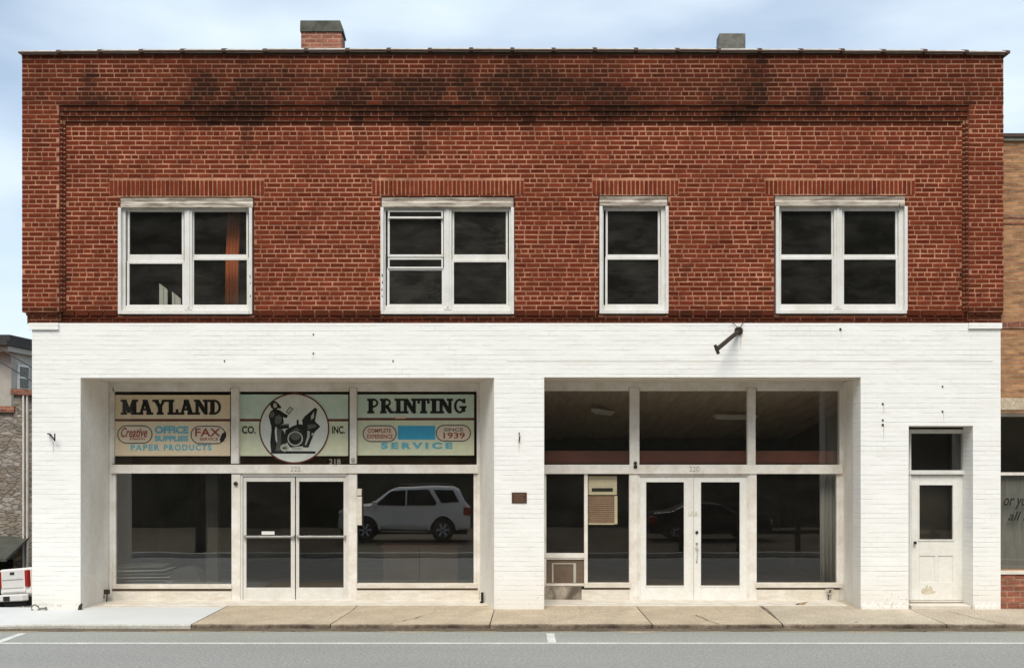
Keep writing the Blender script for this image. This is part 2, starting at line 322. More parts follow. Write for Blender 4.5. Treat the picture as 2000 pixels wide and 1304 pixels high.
class MB:
    def __init__(s): s.v = []; s.f = []; s.m = []; s.c = []
    def add(s, vs, fs, mi=0, col=None):
        n = len(s.v); s.v += [tuple(a) for a in vs]
        s.f += [tuple(i + n for i in f) for f in fs]; s.m += [mi] * len(fs)
        s.c += [col or (0, 0, 0)] * len(vs)
    def box(s, x0, x1, y0, y1, z0, z1, mi=0, col=None, back=True):
        if x0 > x1: x0, x1 = x1, x0
        if z0 > z1: z0, z1 = z1, z0
        vs = [(x0, y0, z0), (x1, y0, z0), (x1, y1, z0), (x0, y1, z0), (x0, y0, z1), (x1, y0, z1), (x1, y1, z1), (x0, y1, z1)]
        fs = [(0, 1, 5, 4), (1, 2, 6, 5), (3, 0, 4, 7), (4, 5, 6, 7), (0, 3, 2, 1)]
        if back: fs.append((2, 3, 7, 6))
        s.add(vs, fs, mi, col)
    def pbox(s, px0, px1, py0, py1, y, t, mi=0):
        """box whose front face (plane y) covers photo pixels px0..px1, py0..py1"""
        s.box(fx(px0, y), fx(px1, y), y, y + t, fz(py1, y), fz(py0, y), mi)
    def prism(s, poly, axis, a, b, mi=0):
        """poly of 2-d points extruded from a to b along an axis ('x': (y,z), 'y': (x,z), 'z': (x,y))"""
        P = {'x': lambda p, t: (t, p[0], p[1]), 'y': lambda p, t: (p[0], t, p[1]), 'z': lambda p, t: (p[0], p[1], t)}[axis]
        n = len(poly)
        vs = [P(p, a) for p in poly] + [P(p, b) for p in poly]
        fs = [tuple(range(n))[::-1], tuple(range(n, 2 * n))] + [(i, (i + 1) % n, n + (i + 1) % n, n + i) for i in range(n)]
        s.add(vs, fs, mi)
    def tube(s, pts, r, n=8, mi=0):
        pts = [Vector(p) for p in pts]; rs = r if isinstance(r, (list, tuple)) else [r] * len(pts)
        vs = []; fs = []
        for i, p in enumerate(pts):
            d = (pts[min(i + 1, len(pts) - 1)] - pts[max(i - 1, 0)]).normalized()
            u = d.cross(Vector((0, 0, 1)))
            if u.length < .05: u = d.cross(Vector((1, 0, 0)))
            u.normalize(); w = d.cross(u)
            for k in range(n):
                a = 2 * math.pi * k / n; vs.append(p + (u * math.cos(a) + w * math.sin(a)) * rs[i])
        for i in range(len(pts) - 1):
            for k in range(n):
                fs.append((i * n + k, i * n + (k + 1) % n, (i + 1) * n + (k + 1) % n, (i + 1) * n + k))
        fs += [tuple(range(n))[::-1], tuple((len(pts) - 1) * n + k for k in range(n))]
        s.add(vs, fs, mi)
    def lathe(s, prof, c, axis='y', n=24, mi=0):
        """prof: (radius, along) points, revolved about an axis through c"""
        vs = []; fs = []; c = Vector(c)
        for r, t in prof:
            for k in range(n):
                a = 2 * math.pi * k / n; u, w = r * math.cos(a), r * math.sin(a)
                vs.append(c + Vector({'y': (u, t, w), 'z': (u, w, t), 'x': (t, u, w)}[axis]))
        for i in range(len(prof) - 1):
            for k in range(n): fs.append((i * n + k, i * n + (k + 1) % n, (i + 1) * n + (k + 1) % n, (i + 1) * n + k))
        fs += [tuple(range(n)), tuple((len(prof) - 1) * n + k for k in range(n))[::-1]]
        s.add(vs, fs, mi)
    def build(s, name, mats, parent=None, label=None, bevel=0, smooth=False, attr=False):
        if not isinstance(mats, (list, tuple)): mats = [mats]
        org = wloc(parent) if parent is not None else None
        if org is None:
            xs = [p[0] for p in s.v]; ys = [p[1] for p in s.v]; zs = [p[2] for p in s.v]
            org = Vector(((min(xs) + max(xs)) / 2, (min(ys) + max(ys)) / 2, min(zs)))
        me = bpy.data.meshes.new(name)
        me.from_pydata([(p[0] - org[0], p[1] - org[1], p[2] - org[2]) for p in s.v], [], s.f)
        for m in mats: me.materials.append(M[m] if isinstance(m, str) else m)
        me.polygons.foreach_set('material_index', s.m)
        if attr:
            a = me.color_attributes.new('tone', 'FLOAT_COLOR', 'POINT')
            flat = []
            for c in s.c: flat += [c[0], c[1], c[2], 1]
            a.data.foreach_set('color', flat)
        if smooth: me.polygons.foreach_set('use_smooth', [True] * len(me.polygons))
        me.update(); me.validate()
        o = bpy.data.objects.new(name, me); COL.objects.link(o)
        if parent is not None: o.parent = parent
        else: o.location = org
        if label: o['label'] = label
        if bevel:
            b = o.modifiers.new('edge', 'BEVEL'); b.width = bevel; b.segments = 2; b.limit_method = 'ANGLE'
        return o

def thing(name, loc, label, cat, group=None):
    o = bpy.data.objects.new(name, None); COL.objects.link(o); o.location = loc; o.empty_display_size = .3
    o['label'] = label; o['category'] = cat
    if group: o['group'] = group
    return o
def tag(o, label, cat, group=None):
    o['label'] = label; o['category'] = cat
    if group: o['group'] = group
    return o
def kind(o, k, label=None):
    o['kind'] = k
    if label: o['label'] = label
    return o

def holed_wall(mb, x0, x1, z0, z1, y0, y1, holes, mi=0, colf=None, grid=None):
    """solid wall from plane y0 to y1 with rectangular openings (x0,x1,z0,z1)"""
    xs = {x0, x1}; zs = {z0, z1}
    for h in holes: xs |= {max(x0, min(x1, h[0])), max(x0, min(x1, h[1]))}; zs |= {max(z0, min(z1, h[2])), max(z0, min(z1, h[3]))}
    if grid:
        k = x0
        while k < x1: xs.add(k); k += grid
        k = z0
        while k < z1: zs.add(k); k += grid
    xs = sorted(xs); zs = sorted(zs)
    def inside(i, j):
        if i < 0 or j < 0 or i >= len(xs) - 1 or j >= len(zs) - 1: return False
        cx, cz = (xs[i] + xs[i + 1]) / 2, (zs[j] + zs[j + 1]) / 2
        return not any(h[0] < cx < h[1] and h[2] < cz < h[3] for h in holes)
    nx, nz = len(xs), len(zs); base = len(mb.v)
    for y in (y0, y1):
        for i in range(nx):
            for j in range(nz):
                mb.v.append((xs[i], y, zs[j])); mb.c.append(colf(xs[i], zs[j]) if colf else (0, 0, 0))
    V = lambda i, j, s: base + s * nx * nz + i * nz + j
    def F_(*q): mb.f.append(q); mb.m.append(mi)
    for i in range(nx - 1):
        for j in range(nz - 1):
            if not inside(i, j): continue
            F_(V(i, j, 0), V(i + 1, j, 0), V(i + 1, j + 1, 0), V(i, j + 1, 0))
            F_(V(i, j, 1), V(i, j + 1, 1), V(i + 1, j + 1, 1), V(i + 1, j, 1))
            if not inside(i - 1, j): F_(V(i, j, 0), V(i, j + 1, 0), V(i, j + 1, 1), V(i, j, 1))
            if not inside(i + 1, j): F_(V(i + 1, j, 0), V(i + 1, j, 1), V(i + 1, j + 1, 1), V(i + 1, j + 1, 0))
            if not inside(i, j - 1): F_(V(i, j, 0), V(i, j, 1), V(i + 1, j, 1), V(i + 1, j, 0))
            if not inside(i, j + 1): F_(V(i, j + 1, 0), V(i + 1, j + 1, 0), V(i + 1, j + 1, 1), V(i, j + 1, 1))

# weathering of the brick front: soft patches in photo pixels (x, y, half-width, half-height, strength)
SOOT = [(478, 285, 7, 40, .35), (815, 290, 8, 34, .3), (700, 235, 9, 26, .5), (1035, 238, 9, 24, .5), (1180, 238, 10, 24, .5), (405, 240, 9, 22, .5), (175, 150, 11, 26, .7), (200, 195, 60, 12, .35), (398, 180, 20, 30, .75), (400, 215, 26, 14, .8), (482, 185, 26, 22, .8), (482, 222, 30, 16, .9),
        (430, 215, 60, 14, .35), (480, 262, 12, 35, .3), (690, 190, 30, 18, .7), (740, 150, 25, 20, .4), (795, 180, 45, 28, .8), (830, 215, 50, 14, .8), (825, 265, 22, 30, .3),
        (905, 165, 14, 30, .45), (1000, 180, 40, 25, .6), (1060, 160, 40, 30, .5), (1020, 212, 50, 12, .6), (1190, 180, 50, 16, .85), (1200, 212, 50, 14, .55),
        (1080, 190, 30, 20, .5), (1475, 190, 20, 22, .85), (1488, 130, 9, 35, .5), (1430, 225, 35, 14, .4), (1600, 190, 30, 20, .35), (1700, 185, 40, 18, .3),
        (72, 270, 12, 45, .45), (680, 165, 400, 40, .10), (1100, 170, 400, 40, .14),
        (125, 545, 7, 18, .6), (620, 520, 4, 8, .6), (672, 527, 5, 8, .6), (1340, 520, 6, 14, .5), (1885, 535, 8, 14, .5), (1492, 560, 7, 9, .5), (112, 575, 4, 30, .4)]
def soot_shade_at(x, z):
    px = 1000 + x * F / D; py = 900 - (z - ZC) * F / D; s = 0
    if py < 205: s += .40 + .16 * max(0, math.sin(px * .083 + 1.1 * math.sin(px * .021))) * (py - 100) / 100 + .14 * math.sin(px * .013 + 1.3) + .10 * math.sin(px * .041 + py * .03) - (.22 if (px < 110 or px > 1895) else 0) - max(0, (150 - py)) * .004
    for a, b, w, h, k in SOOT:
        dx = (px - a) / w; dy = (py - b) / h; d = dx * dx + dy * dy
        if d < 6: s += 1.15 * k * math.exp(-d * .9)
        elif abs(dx) < 1.2 and -4.5 < dy < 0 and k > .55 and b < 230: s += .35 * k * (1 - abs(dx) / 1.2)
    if 203 < py < 240 and 112 < px < 1895: s += .52  # corbel band darkened to paint in the shadow of the overhang
    if py > 603: s += .55
    return min(1.0, s)

CH, BL, JT = .0800, .240, .0275
def bricks(mb, x0, x1, z0, z1, yf, holes=(), phase=0, header_first=3, depth=.03, tone=(.0, 1.0)):
    """brick courses standing proud of the mortar; whole rows of stretchers with a header row every sixth course"""
    nrow = int(round((z1 - z0) / CH)); ch = (z1 - z0) / nrow
    for r in range(nrow):
        za, zb = z0 + r * ch + JT / 2, z0 + (r + 1) * ch - JT / 2
        k = (nrow - 1 - r + header_first) % 5 == 0
        bl = BL / 2 if k else BL
        x = x0 - (0 if r % 2 else bl / 2) - random.random() * .02
        first = True
        while x < x1:
            l = bl * random.uniform(.95, 1.05)
            a, b = max(x0, x), min(x1, x + l - JT * random.uniform(.55, .8))
            x += l
            if b - a < .035: continue
            segs = [(a, b, za, zb)]
            for h in holes:
                ns = []
                for (a1, b1, c1, d1) in segs:
                    if h[1] <= a1 or h[0] >= b1 or h[3] <= c1 or h[2] >= d1: ns.append((a1, b1, c1, d1)); continue
                    if a1 < h[0] - .03: ns.append((a1, h[0], c1, d1))
                    if b1 > h[1] + .03: ns.append((h[1], b1, c1, d1))
                    if h[2] > c1 + .03 : ns.append((max(a1, h[0]), min(b1, h[1]), c1, h[2] - .01))
                    if h[3] < d1 - .03: ns.append((max(a1, h[0]), min(b1, h[1]), h[3] + .01, d1))
                segs = ns
            for (a1, b1, c1, d1) in segs:
                if b1 - a1 < .02 or d1 - c1 < .02: continue
                t = random.gauss(.42, .17) if not k else random.gauss(.36, .22)
                if random.random() < .04: t -= .5
                cx, cz = (a1 + b1) / 2, (c1 + d1) / 2
                g = min(1, max(0, soot_shade_at(cx, cz) * random.uniform(.75, 1.2)))
                dy = random.uniform(-.0025, .0025); j = lambda: random.uniform(-.002, .002)
                y = yf + dy
                vs = [(a1 + j(), y, c1 + j()), (b1 + j(), y, c1 + j()), (b1 + j(), y, d1 + j()), (a1 + j(), y, d1 + j()),
                      (a1, y + depth, c1), (b1, y + depth, c1), (b1, y + depth, d1), (a1, y + depth, d1)]
                mb.add(vs, [(0, 1, 2, 3), (0, 4, 5, 1), (1, 5, 6, 2), (2, 6, 7, 3), (3, 7, 4, 0)], 0,
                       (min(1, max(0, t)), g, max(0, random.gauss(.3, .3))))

# ------------------------------------------------------------------ text helper
def text_mesh(s, size_px_w, cx_px, cy_px, h_px, y, bold=0.0, shear=0.0, spacing=1.0, depth=.002):
    cu = bpy.data.curves.new('lettering', 'FONT'); cu.body = s; cu.size = 1; cu.offset = bold; cu.shear = shear
    cu.space_character = spacing; cu.resolution_u = 3; cu.extrude = 0
    o = bpy.data.objects.new('lettering_tmp', cu); COL.objects.link(o)
    bpy.context.view_layer.update()
    me = o.to_mesh()
    vs = [v.co.copy() for v in me.vertices]; fs = [tuple(p.vertices) for p in me.polygons]
    o.to_mesh_clear(); bpy.data.objects.remove(o); bpy.data.curves.remove(cu)
    x0 = min(v.x for v in vs); x1 = max(v.x for v in vs); z0 = min(v.y for v in vs); z1 = max(v.y for v in vs)
    X0, X1 = fx(cx_px - size_px_w / 2, y), fx(cx_px + size_px_w / 2, y)
    Z0, Z1 = fz(cy_px + h_px / 2, y), fz(cy_px - h_px / 2, y)
    mb = MB()
    mb.add([(X0 + (v.x - x0) / (x1 - x0) * (X1 - X0), y, Z0 + (v.y - z0) / (z1 - z0) * (Z1 - Z0)) for v in vs], fs)
    return mb

def slab_word(word, x0p, x1p, y0p, y1p, y):
    """heavy slab-serif capitals made of strokes, fitted in a pixel rectangle"""
    W = .30; S = .19
    def bar(a, b, w=W): return ('l', a, b, w)
    def rect(x0, y0, x1, y1): return ('r', x0, y0, x1, y1)
    def serif(x, y, w=.46): return rect(x - w / 2, y - .0, x + w / 2, y + S * .8)
    def arc(cx, cy, rx, ry, a0, a1, w): return ('a', cx, cy, rx, ry, a0, a1, w)
    T = 1 - S * .8
    G = {
        'M': (1.32, [rect(.16, 0, .38, 1), rect(.92, 0, 1.18, 1), bar((.28, 1), (.66, .12), .26), bar((.66, .12), (1.05, 1), .26), serif(.24, 0, .44), serif(1.06, 0, .5), serif(.2, T, .36), serif(1.12, T, .38)]),
        'A': (1.18, [bar((.22, 0), (.56, 1), .16), bar((.58, 1), (.94, 0), .3), rect(.3, .28, .85, .42), serif(.2, 0, .4), serif(.93, 0, .5), rect(.4, .86, .72, 1)]),
        'Y': (1.1, [bar((.2, 1), (.56, .45), .28), bar((.56, .45), (.88, 1), .17), rect(.42, 0, .7, .5), serif(.56, 0, .5), serif(.2, T, .44), serif(.9, T, .38)]),
        'L': (.92, [rect(.16, 0, .43, 1), serif(.29, 0, .46), serif(.29, T, .48), rect(.1, 0, .84, .16), rect(.7, 0, .85, .36)]),
        'N': (1.15, [rect(.14, 0, .33, 1), rect(.84, 0, 1.02, 1), bar((.26, .98), (.92, .06), .3), serif(.23, 0, .42), serif(.2, T, .36), serif(.93, T, .42)]),
        'D': (1.08, [rect(.14, 0, .42, 1), arc(.42, .5, .46, .42, -90, 90, .2), serif(.26, 0, .44), serif(.26, T, .44), rect(.3, 0, .5, .15), rect(.3, .85, .5, 1)]),
        'P': (1.0, [rect(.14, 0, .43, 1), serif(.29, 0, .5), serif(.26, T, .44), arc(.45, .7, .38, .235, -90, 90, .16), rect(.35, .86, .5, 1), rect(.35, .40, .5, .54)]),
        'R': (1.14, [rect(.14, 0, .43, 1), serif(.28, 0, .46), serif(.26, T, .44), arc(.45, .73, .37, .21, -90, 90, .16), rect(.35, .86, .5, 1), rect(.35, .44, .55, .57), bar((.52, .52), (.88, .06), .26), serif(.96, 0, .28)]),
        'I': (.64, [rect(.18, 0, .46, 1), serif(.32, 0, .54), serif(.32, T, .54)]),
        'T': (1.02, [rect(.37, 0, .65, 1), serif(.51, 0, .5), rect(.06, .86, .96, 1), rect(.06, .66, .2, 1), rect(.82, .66, .96, 1)]),
        'G': (1.12, [arc(.55, .5, .38, .42, 40, 330, .2), rect(.72, .1, .96, .48), rect(.56, .36, 1.06, .5), rect(.84, .68, .96, 1)]),
    }
    tot = sum(G[c][0] for c in word); sx = (x1p - x0p) / tot; h = y1p - y0p
    mb = MB(); x = 0; n = 0
    FAT = .035
    def P(u, v, d): 
        yy = y - d; return (fx(x0p + u * sx, y), yy, fz(y1p - v * h, y))
    for c in word:
        w, st = G[c]
        for q in st:
            n += 1; d = (n % 9) * .0003
            if q[0] == 'r':
                _, a, b, c_, e = q; a -= FAT; c_ += FAT; mb.add([P(x + a, b, d), P(x + c_, b, d), P(x + c_, e, d), P(x + a, e, d)], [(0, 1, 2, 3)])
            elif q[0] == 'l':
                _, p0, p1, ww = q; ww += 2 * FAT
                mb.add([P(x + p0[0] - ww / 2, p0[1], d), P(x + p0[0] + ww / 2, p0[1], d), P(x + p1[0] + ww / 2, p1[1], d), P(x + p1[0] - ww / 2, p1[1], d)], [(0, 1, 2, 3) if p1[1] > p0[1] else (3, 2, 1, 0)])
            else:
                _, cx, cy, rx, ry, a0, a1, ww = q; ww += FAT; N = 14; vs = []
                for k in range(N + 1):
                    a = R(a0 + (a1 - a0) * k / N)
                    vs += [P(x + cx + (rx - ww * .55) * math.cos(a), cy + (ry - ww * .28) * math.sin(a), d), P(x + cx + (rx + ww * .3) * math.cos(a), cy + (ry + .08) * math.sin(a), d)]
                mb.add(vs, [(2 * k, 2 * k + 1, 2 * k + 3, 2 * k + 2) for k in range(N)])
        x += w
    return mb

def oval(mb, x0, x1, y0, y1, y, t, mi=0, ring=None):
    """capsule in pixels; ring = line width"""
    def pts(g):
        r = (y1 - y0) / 2 - g; cy = (y0 + y1) / 2; a0 = x0 + (y1 - y0) / 2; a1 = x1 - (y1 - y0) / 2; o = []
        for k in range(13):
            a = R(-90 + 180 * k / 12); o.append((a1 + r * math.cos(a), cy + r * math.sin(a)))
        for k in range(13):
            a = R(90 + 180 * k / 12); o.append((a0 + r * math.cos(a), cy + r * math.sin(a)))
        return [(fx(p[0], y), fz(p[1], y)) for p in o]
    if ring is None: mb.prism(pts(0), 'y', y, y + t, mi)
    else:
        A, B = pts(0), pts(ring); n = len(A)
        vs = [(p[0], y, p[1]) for p in A + B]
        mb.add(vs, [(i, (i + 1) % n, n + (i + 1) % n, n + i) for i in range(n)], mi)

def disc(mb, cx, cy, r, y, t, mi=0, r_in=None, n=48):
    A = [(fx(cx + r * math.cos(2 * math.pi * k / n), y), fz(cy + r * math.sin(2 * math.pi * k / n), y)) for k in range(n)]
    if r_in is None: mb.prism(A, 'y', y, y + t, mi)
    else:
        B = [(fx(cx + r_in * math.cos(2 * math.pi * k / n), y), fz(cy + r_in * math.sin(2 * math.pi * k / n), y)) for k in range(n)]
        mb.add([(p[0], y, p[1]) for p in A + B], [(i, (i + 1) % n, n + (i + 1) % n, n + i) for i in range(n)], mi)

# ================================================================== THE SETTING
def ground_h(x, y):
    h = -.115
    if y > -1.7:
        h = -.06
        if x < -8.6 or y > 12: h = -.06 - max(0, y - .25) * .145
        h = max(h, -3.2)
    if y < -9: h = -.115 - min(1, (-9 - y) / 4) * .35
    if y < -27:
        u = (-27 - y); h += min(24, u * .95) + 2.5 * math.sin(x * .11 + y * .07) * min(1, u / 12) + 1.6 * math.sin(x * .31 + 2) * min(1, u / 12)
    return h
mb = MB()
xs = [-400, -200, -120, -80] + [-60 + 2 * i for i in range(24)] + [-12 + .5 * i for i in range(49)] + [14 + 2 * i for i in range(24)] + [80, 120, 200, 400]
ys = [-200, -120, -90] + [-75 + 2 * i for i in range(24)] + [-27, -24, -20, -16, -13, -11, -9, -6, -3, -1.75, -1.6, -1, 0, .25, 1, 2, 4, 7, 10, 12, 14, 18, 22, 30, 60, 120, 400]
for X in xs:
    for Y in ys: mb.v.append((X, Y, ground_h(X, Y))); mb.c.append((0, 0, 0))
for i in range(len(xs) - 1):
    for j in range(len(ys) - 1):
        n = len(ys); q = (i * n + j, (i + 1) * n + j, (i + 1) * n + j + 1, i * n + j + 1)
        mb.f.append(q); yc = ys[j]
        mb.m.append(1 if yc < -27.5 else (2 if ys[j] > -1.65 else 0))
kind(mb.build('ground', ['earth', 'hill', 'alley'], smooth=False), 'structure')

mb = MB(); mb.box(-90, 90, -8.2, -2.72, -.25, -.1)
kind(mb.build('road', 'asphalt'), 'structure')
mb = MB(); mb.box(-90, 90, -2.72, -1.6, -.25, -.1); kind(mb.build('gutter_lane', 'gutter'), 'structure')
mb = MB(); mb.box(-90, 90, -2.785, -2.70, -.099, -.096); mb.box(-90, 90, -8.0, -7.9, -.099, -.096)
kind(mb.build('edge_line', 'line'), 'structure')
for k, x in enumerate((.52, -7.5, 8.6)):
    mb = MB(); mb.box(x, x + .12, -2.70, -1.88, -.099, -.095)
    kind(mb.build('parking_mark', 'line'), 'structure')
# far kerb, behind the camera's view
mb = MB(); mb.box(-90, 90, -8.45, -8.2, -.25, .03); kind(mb.build('far_kerb', 'kerb_white'), 'structure')

# pavement slabs with real joints
def slab(x0f, x1f, x0k, x1k, mats, z=0.0, name='pavement', yb=1.6, droop=0.0):
    mb = MB(); yk = -1.62; g = .009; N = 22
    # top as a strip with a slightly uneven front edge, then the kerb face
    top = []; n = N
    for i in range(n + 1):
        t = i / n
        xb = x0f + g + (x1f - x0f - 2 * g) * t; xk = x0k + g + (x1k - x0k - 2 * g) * t
        w = .008 * math.sin(xk * 5.1) + .006 * math.sin(xk * 13.3 + 1)
        dz = -droop * max(0, min(1, (-xk - 7.2) / 3.0))
        top.append(((xb, yb, z), (xb, 0.02, z), (xk, yk + .03 + w, z + dz - .002), (xk, yk + w, z + dz - .02), (xk, yk + .015 + w, -.2)))
    for i in range(n):
        a, b = top[i], top[i + 1]
        for k in range(4):
            mb.add([a[k], a[k + 1], b[k + 1], b[k]], [(0, 1, 2, 3)], 0 if k < 2 else 1)
    for e, fl in ((top[0], 0), (top[-1], 1)):
        vs = list(e) + [(e[0][0], yb, -.2)]
        mb.add(vs, [tuple(range(6))[::(1 if fl else -1)]], 1)
    o = kind(mb.build(name, mats), 'structure'); return o
J = [(-4.96, -4.96), (-2.70, -2.81), (-.30, -.34), (2.16, 2.17), (4.35, 4.19), (6.78, 6.72), (9.6, 9.6), (12.5, 12.5), (16, 16), (20, 20)]
for i in range(len(J) - 1):
    slab(J[i][0], J[i + 1][0], J[i][1], J[i + 1][1], ['walk' if i < 4 else 'walk_grey', 'kerb'], z=random.uniform(-.003, .003))
slab(-14, -4.96, -14, -4.96, ['walk_white', 'kerb_white'], yb=.3, droop=.06)
mb = MB(); mb.box(-8.2, -4.97, .3, 1.7, -.2, .001); kind(mb.build('pavement', 'cream_light'), 'structure')
# narrow dark crack in a slab near the door
for (x0_, y0_, x1_, y1_, n_) in ((-1.9, -1.6, -1.2, -.3, 9), (3.2, -1.6, 3.0, -.6, 7), (5.2, -1.58, 5.9, -.9, 6), (.9, -.9, 1.6, -.2, 6), (7.6, -1.6, 7.3, -.2, 8), (-4.2, -.7, -3.3, -.1, 6)):
    mb = MB(); prev = None
    for k in range(n_ + 1):
        t = k / n_; x = x0_ + (x1_ - x0_) * t + random.uniform(-.04, .04); y = y0_ + (y1_ - y0_) * t; w = .004 + .004 * random.random()
        cur = [(x - w, y, .0045), (x + w, y + .004, .0045)]
        if prev: mb.add(prev + cur, [(0, 1, 3, 2)])
        prev = cur
    kind(mb.build('pavement_crack', 'iron'), 'structure')
# dust strip along the kerb
mb = MB(); 
for i in range(60):
    x = -9 + i * .32; w = .10 + .05 * math.sin(i * 1.7) + .03 * math.sin(i * .6)
    mb.add([(x, -1.63, -.096), (x, -1.63 - w, -.0965), (x + .32, -1.63 - (.10 + .05 * math.sin((i + 1) * 1.7) + .03 * math.sin((i + 1) * .6)), -.0965), (x + .32, -1.63, -.096)], [(0, 1, 2, 3)])
kind(mb.build('gutter_dust', 'walk'), 'stuff')

m = MB(); rl = random.Random(5)
for k in range(46):
    x = rl.uniform(-8, 9); y = -1.64 - abs(rl.gauss(0, .07)); q = rl.uniform(.008, .028); a = rl.uniform(0, 6.28)
    c_, s_ = math.cos(a) * q, math.sin(a) * q
    m.add([(x + c_, y + s_, -.093), (x - s_, y + c_ * .6, -.088), (x - c_, y - s_, -.094), (x + s_, y - c_ * .6, -.09)], [(0, 1, 2, 3)], k % 2)
kind(m.build('gutter_litter', ['leafy', 'iron']), 'stuff')

# ================================================================== MAIN BUILDING
XL, XR = fx(43), fx(1960)
XLW, XRW = fx(60), fx(1957)
ZT = fz(107)                      # top of brickwork under the coping
ZW = fz(630)                      # top of the painted wall
BD = 9.3                         # building depth
B = thing('brick_building', (0, 0, 0), 'two-storey red brick building with white painted ground floor and two glazed shopfronts', 'building')

UW = [(229, 493, 381, 614), (742, 1005, 380, 614), (1170, 1307, 378, 613), (1515, 1774, 378, 613)]
UH = [(fx(a), fx(b), fz(d), fz(c)) for a, b, c, d in UW]
LINT = [(208, 513), (724, 1024), (1157, 1328), (1497, 1793)]
LZ0 = [fz(378), fz(376), fz(376), fz(375)]; LZ1 = fz(348)

mb = MB(); YP = .12               # panel plane (mortar sits a little behind)
mcol = lambda x, z: (min(1, max(0, random.gauss(.55 + .22 * math.sin(x * 1.9 + z * 2.3) * math.sin(z * 3.1 - x * .7), .22))), soot_shade_at(x, z), .2)
# mortar cores
MD = .006
xa, xb = fx(115), fx(1893)
holed_wall(mb, XL + .03, XR - .03, ZW, ZT, YP + MD, .42, UH, 1, mcol, .12)
zf = fz(205)
holed_wall(mb, XL, XR, zf, ZT - .0005, MD, YP + MD - .0005, [], 1, mcol, .12)                 # top band
holed_wall(mb, XL, xa, ZW + .18, zf, MD, YP + MD - .0005, [], 1, mcol, .12)                   # left pilaster
holed_wall(mb, xb, XR, ZW + .18, zf, MD, YP + MD - .0005, [], 1, mcol, .12)                    # right pilaster
# corbel steps under the band and beside the pilasters
zc = [fz(205), fz(214.4), fz(223.8), fz(233.2), fz(242.6)]
for k in range(3):
    y = .03 * (k + 1)
    holed_wall(mb, xa, xb, zc[k + 1], zc[k], y + MD, YP + MD - .001 * (k + 1), [], 1, mcol, .12)
for k in range(2):
    y = .04 * (k + 1)
    for (u, v) in ((xa + .035 * k, xa + .035 * (k + 1)), (xb - .035 * (k + 1), xb - .035 * k)):
        holed_wall(mb, u, v, ZW + .2, zc[3], y + MD, YP + MD - .001 * (k + 1), [], 1, mcol, .12)
for (u, v) in ((fx(55), xa), (xb, fx(1958))): holed_wall(mb, u, v, ZW, ZW + .1795, .055, YP + MD - .0005, [], 1, mcol, .12)
# bricks
bricks(mb, XL, XR, zf, ZT, 0, header_first=2)
bricks(mb, XL, xa, ZW + .19, zf, 0, header_first=0)
bricks(mb, xb, XR, ZW + .19, zf, 0, header_first=0)
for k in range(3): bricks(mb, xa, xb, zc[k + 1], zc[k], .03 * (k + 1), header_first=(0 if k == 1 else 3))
for k in range(2):
    for (u, v) in ((xa + .035 * k, xa + .035 * (k + 1)), (xb - .035 * (k + 1), xb - .035 * k)):
        n = int((zc[3] - ZW - .2) / CH)
        for r in range(n):
            z = ZW + .2 + r * CH
            mb.box(u, v, .04 * (k + 1), .04 * (k + 1) + .03, z + .012, z + CH - .012, 0, (random.gauss(.35, .2), .35, .2), back=False)
holes = UH + [(fx(a), fx(b), z0, LZ1) for (a, b), z0 in zip(LINT, LZ0)]
bricks(mb, xa + .07, xb - .07, fz(603), zc[3], YP, holes, header_first=3)
# soldier courses over the windows
for (a, b), z0 in zip(LINT, LZ0):
    n = int(round((b - a) / 8.45)); w = (fx(b) - fx(a)) / n
    for i in range(n):
        x = fx(a) + i * w
        mb.box(x + .012, x + w - .010, YP - .006 + random.uniform(-.003, .003), YP + .03, z0 + random.uniform(-.004, .004) + .006, LZ1 - .012, 0,
               (min(1, max(0, random.gauss(.62, .22))), .05, .3), back=False)
# dark base courses under the windows
zb0, zb1, zb2 = fz(630), fz(616), fz(603)
hb = UH
bricks(mb, XL + .06, XR - .03, zb0, zb1, YP - .02, hb, header_first=3)
bricks(mb, XL + .03, XR - .01, zb1, zb2, YP - .035, hb, header_first=3)
bricks(mb, fx(50), xa, fz(616), ZW + .19, .02); bricks(mb, fx(55), xa, ZW, fz(616), .045)
bricks(mb, xb, fx(1959), fz(616), ZW + .19, .02); bricks(mb, xb, fx(1958), ZW, fz(616), .045)
mb.build('brick_wall', ['brick', 'mortar'], B, attr=True, label='red brick upper storey with sooty dark patches under the parapet')

# side, back, roof, inner structure
mb = MB()
mb.box(XL + .001, XL + .3, .42, BD, ZW, ZT - .05); mb.box(XR - .3, XR - .001, .42, BD, ZW, ZT - .05)
mb.box(XLW, XLW + .3, .5, BD, -2.2, ZW - .002); mb.box(XRW - .3, XRW, .5, BD, -.3, ZW - .002)
mb.box(XL, XR, BD, BD + .3, -2.2, ZT - .3)
mb.build('side_wall', 'red_brick_plain', B)
mb = MB(); mb.box(XL + .301, XR - .301, .421, BD - .001, 8.55, 8.8); mb.build('roof', 'roof_dark', B)
mb = MB(); mb.box(XL + .301, XR - .301, .5, BD - .001, 4.05, 4.3); mb.build('upper_floor', 'floor_in', B)
mb = MB(); mb.box(XLW + .301, XRW - .301, 1.75, BD - .001, -.3, -.02); mb.build('ground_floor', 'floor_in', B)
# dark upstairs rooms
mb = MB()
mb.box(XL + .302, XR - .302, 5.2, 5.3, 4.301, 8.549)
for px in (620, 1090, 1400): mb.box(fx(px) - .05, fx(px) + .05, .43, 5.199, 4.301, 8.549)
mb.box(XL + .31, XR - .31, .44, 5.19, 8.50, 8.548); mb.box(XL + .301, XL + .33, .43, 5.199, 4.31, 8.49); mb.box(XR - .33, XR - .301, .43, 5.199, 4.31, 8.49)
mb.build('inner_wall', 'dark_room', B)

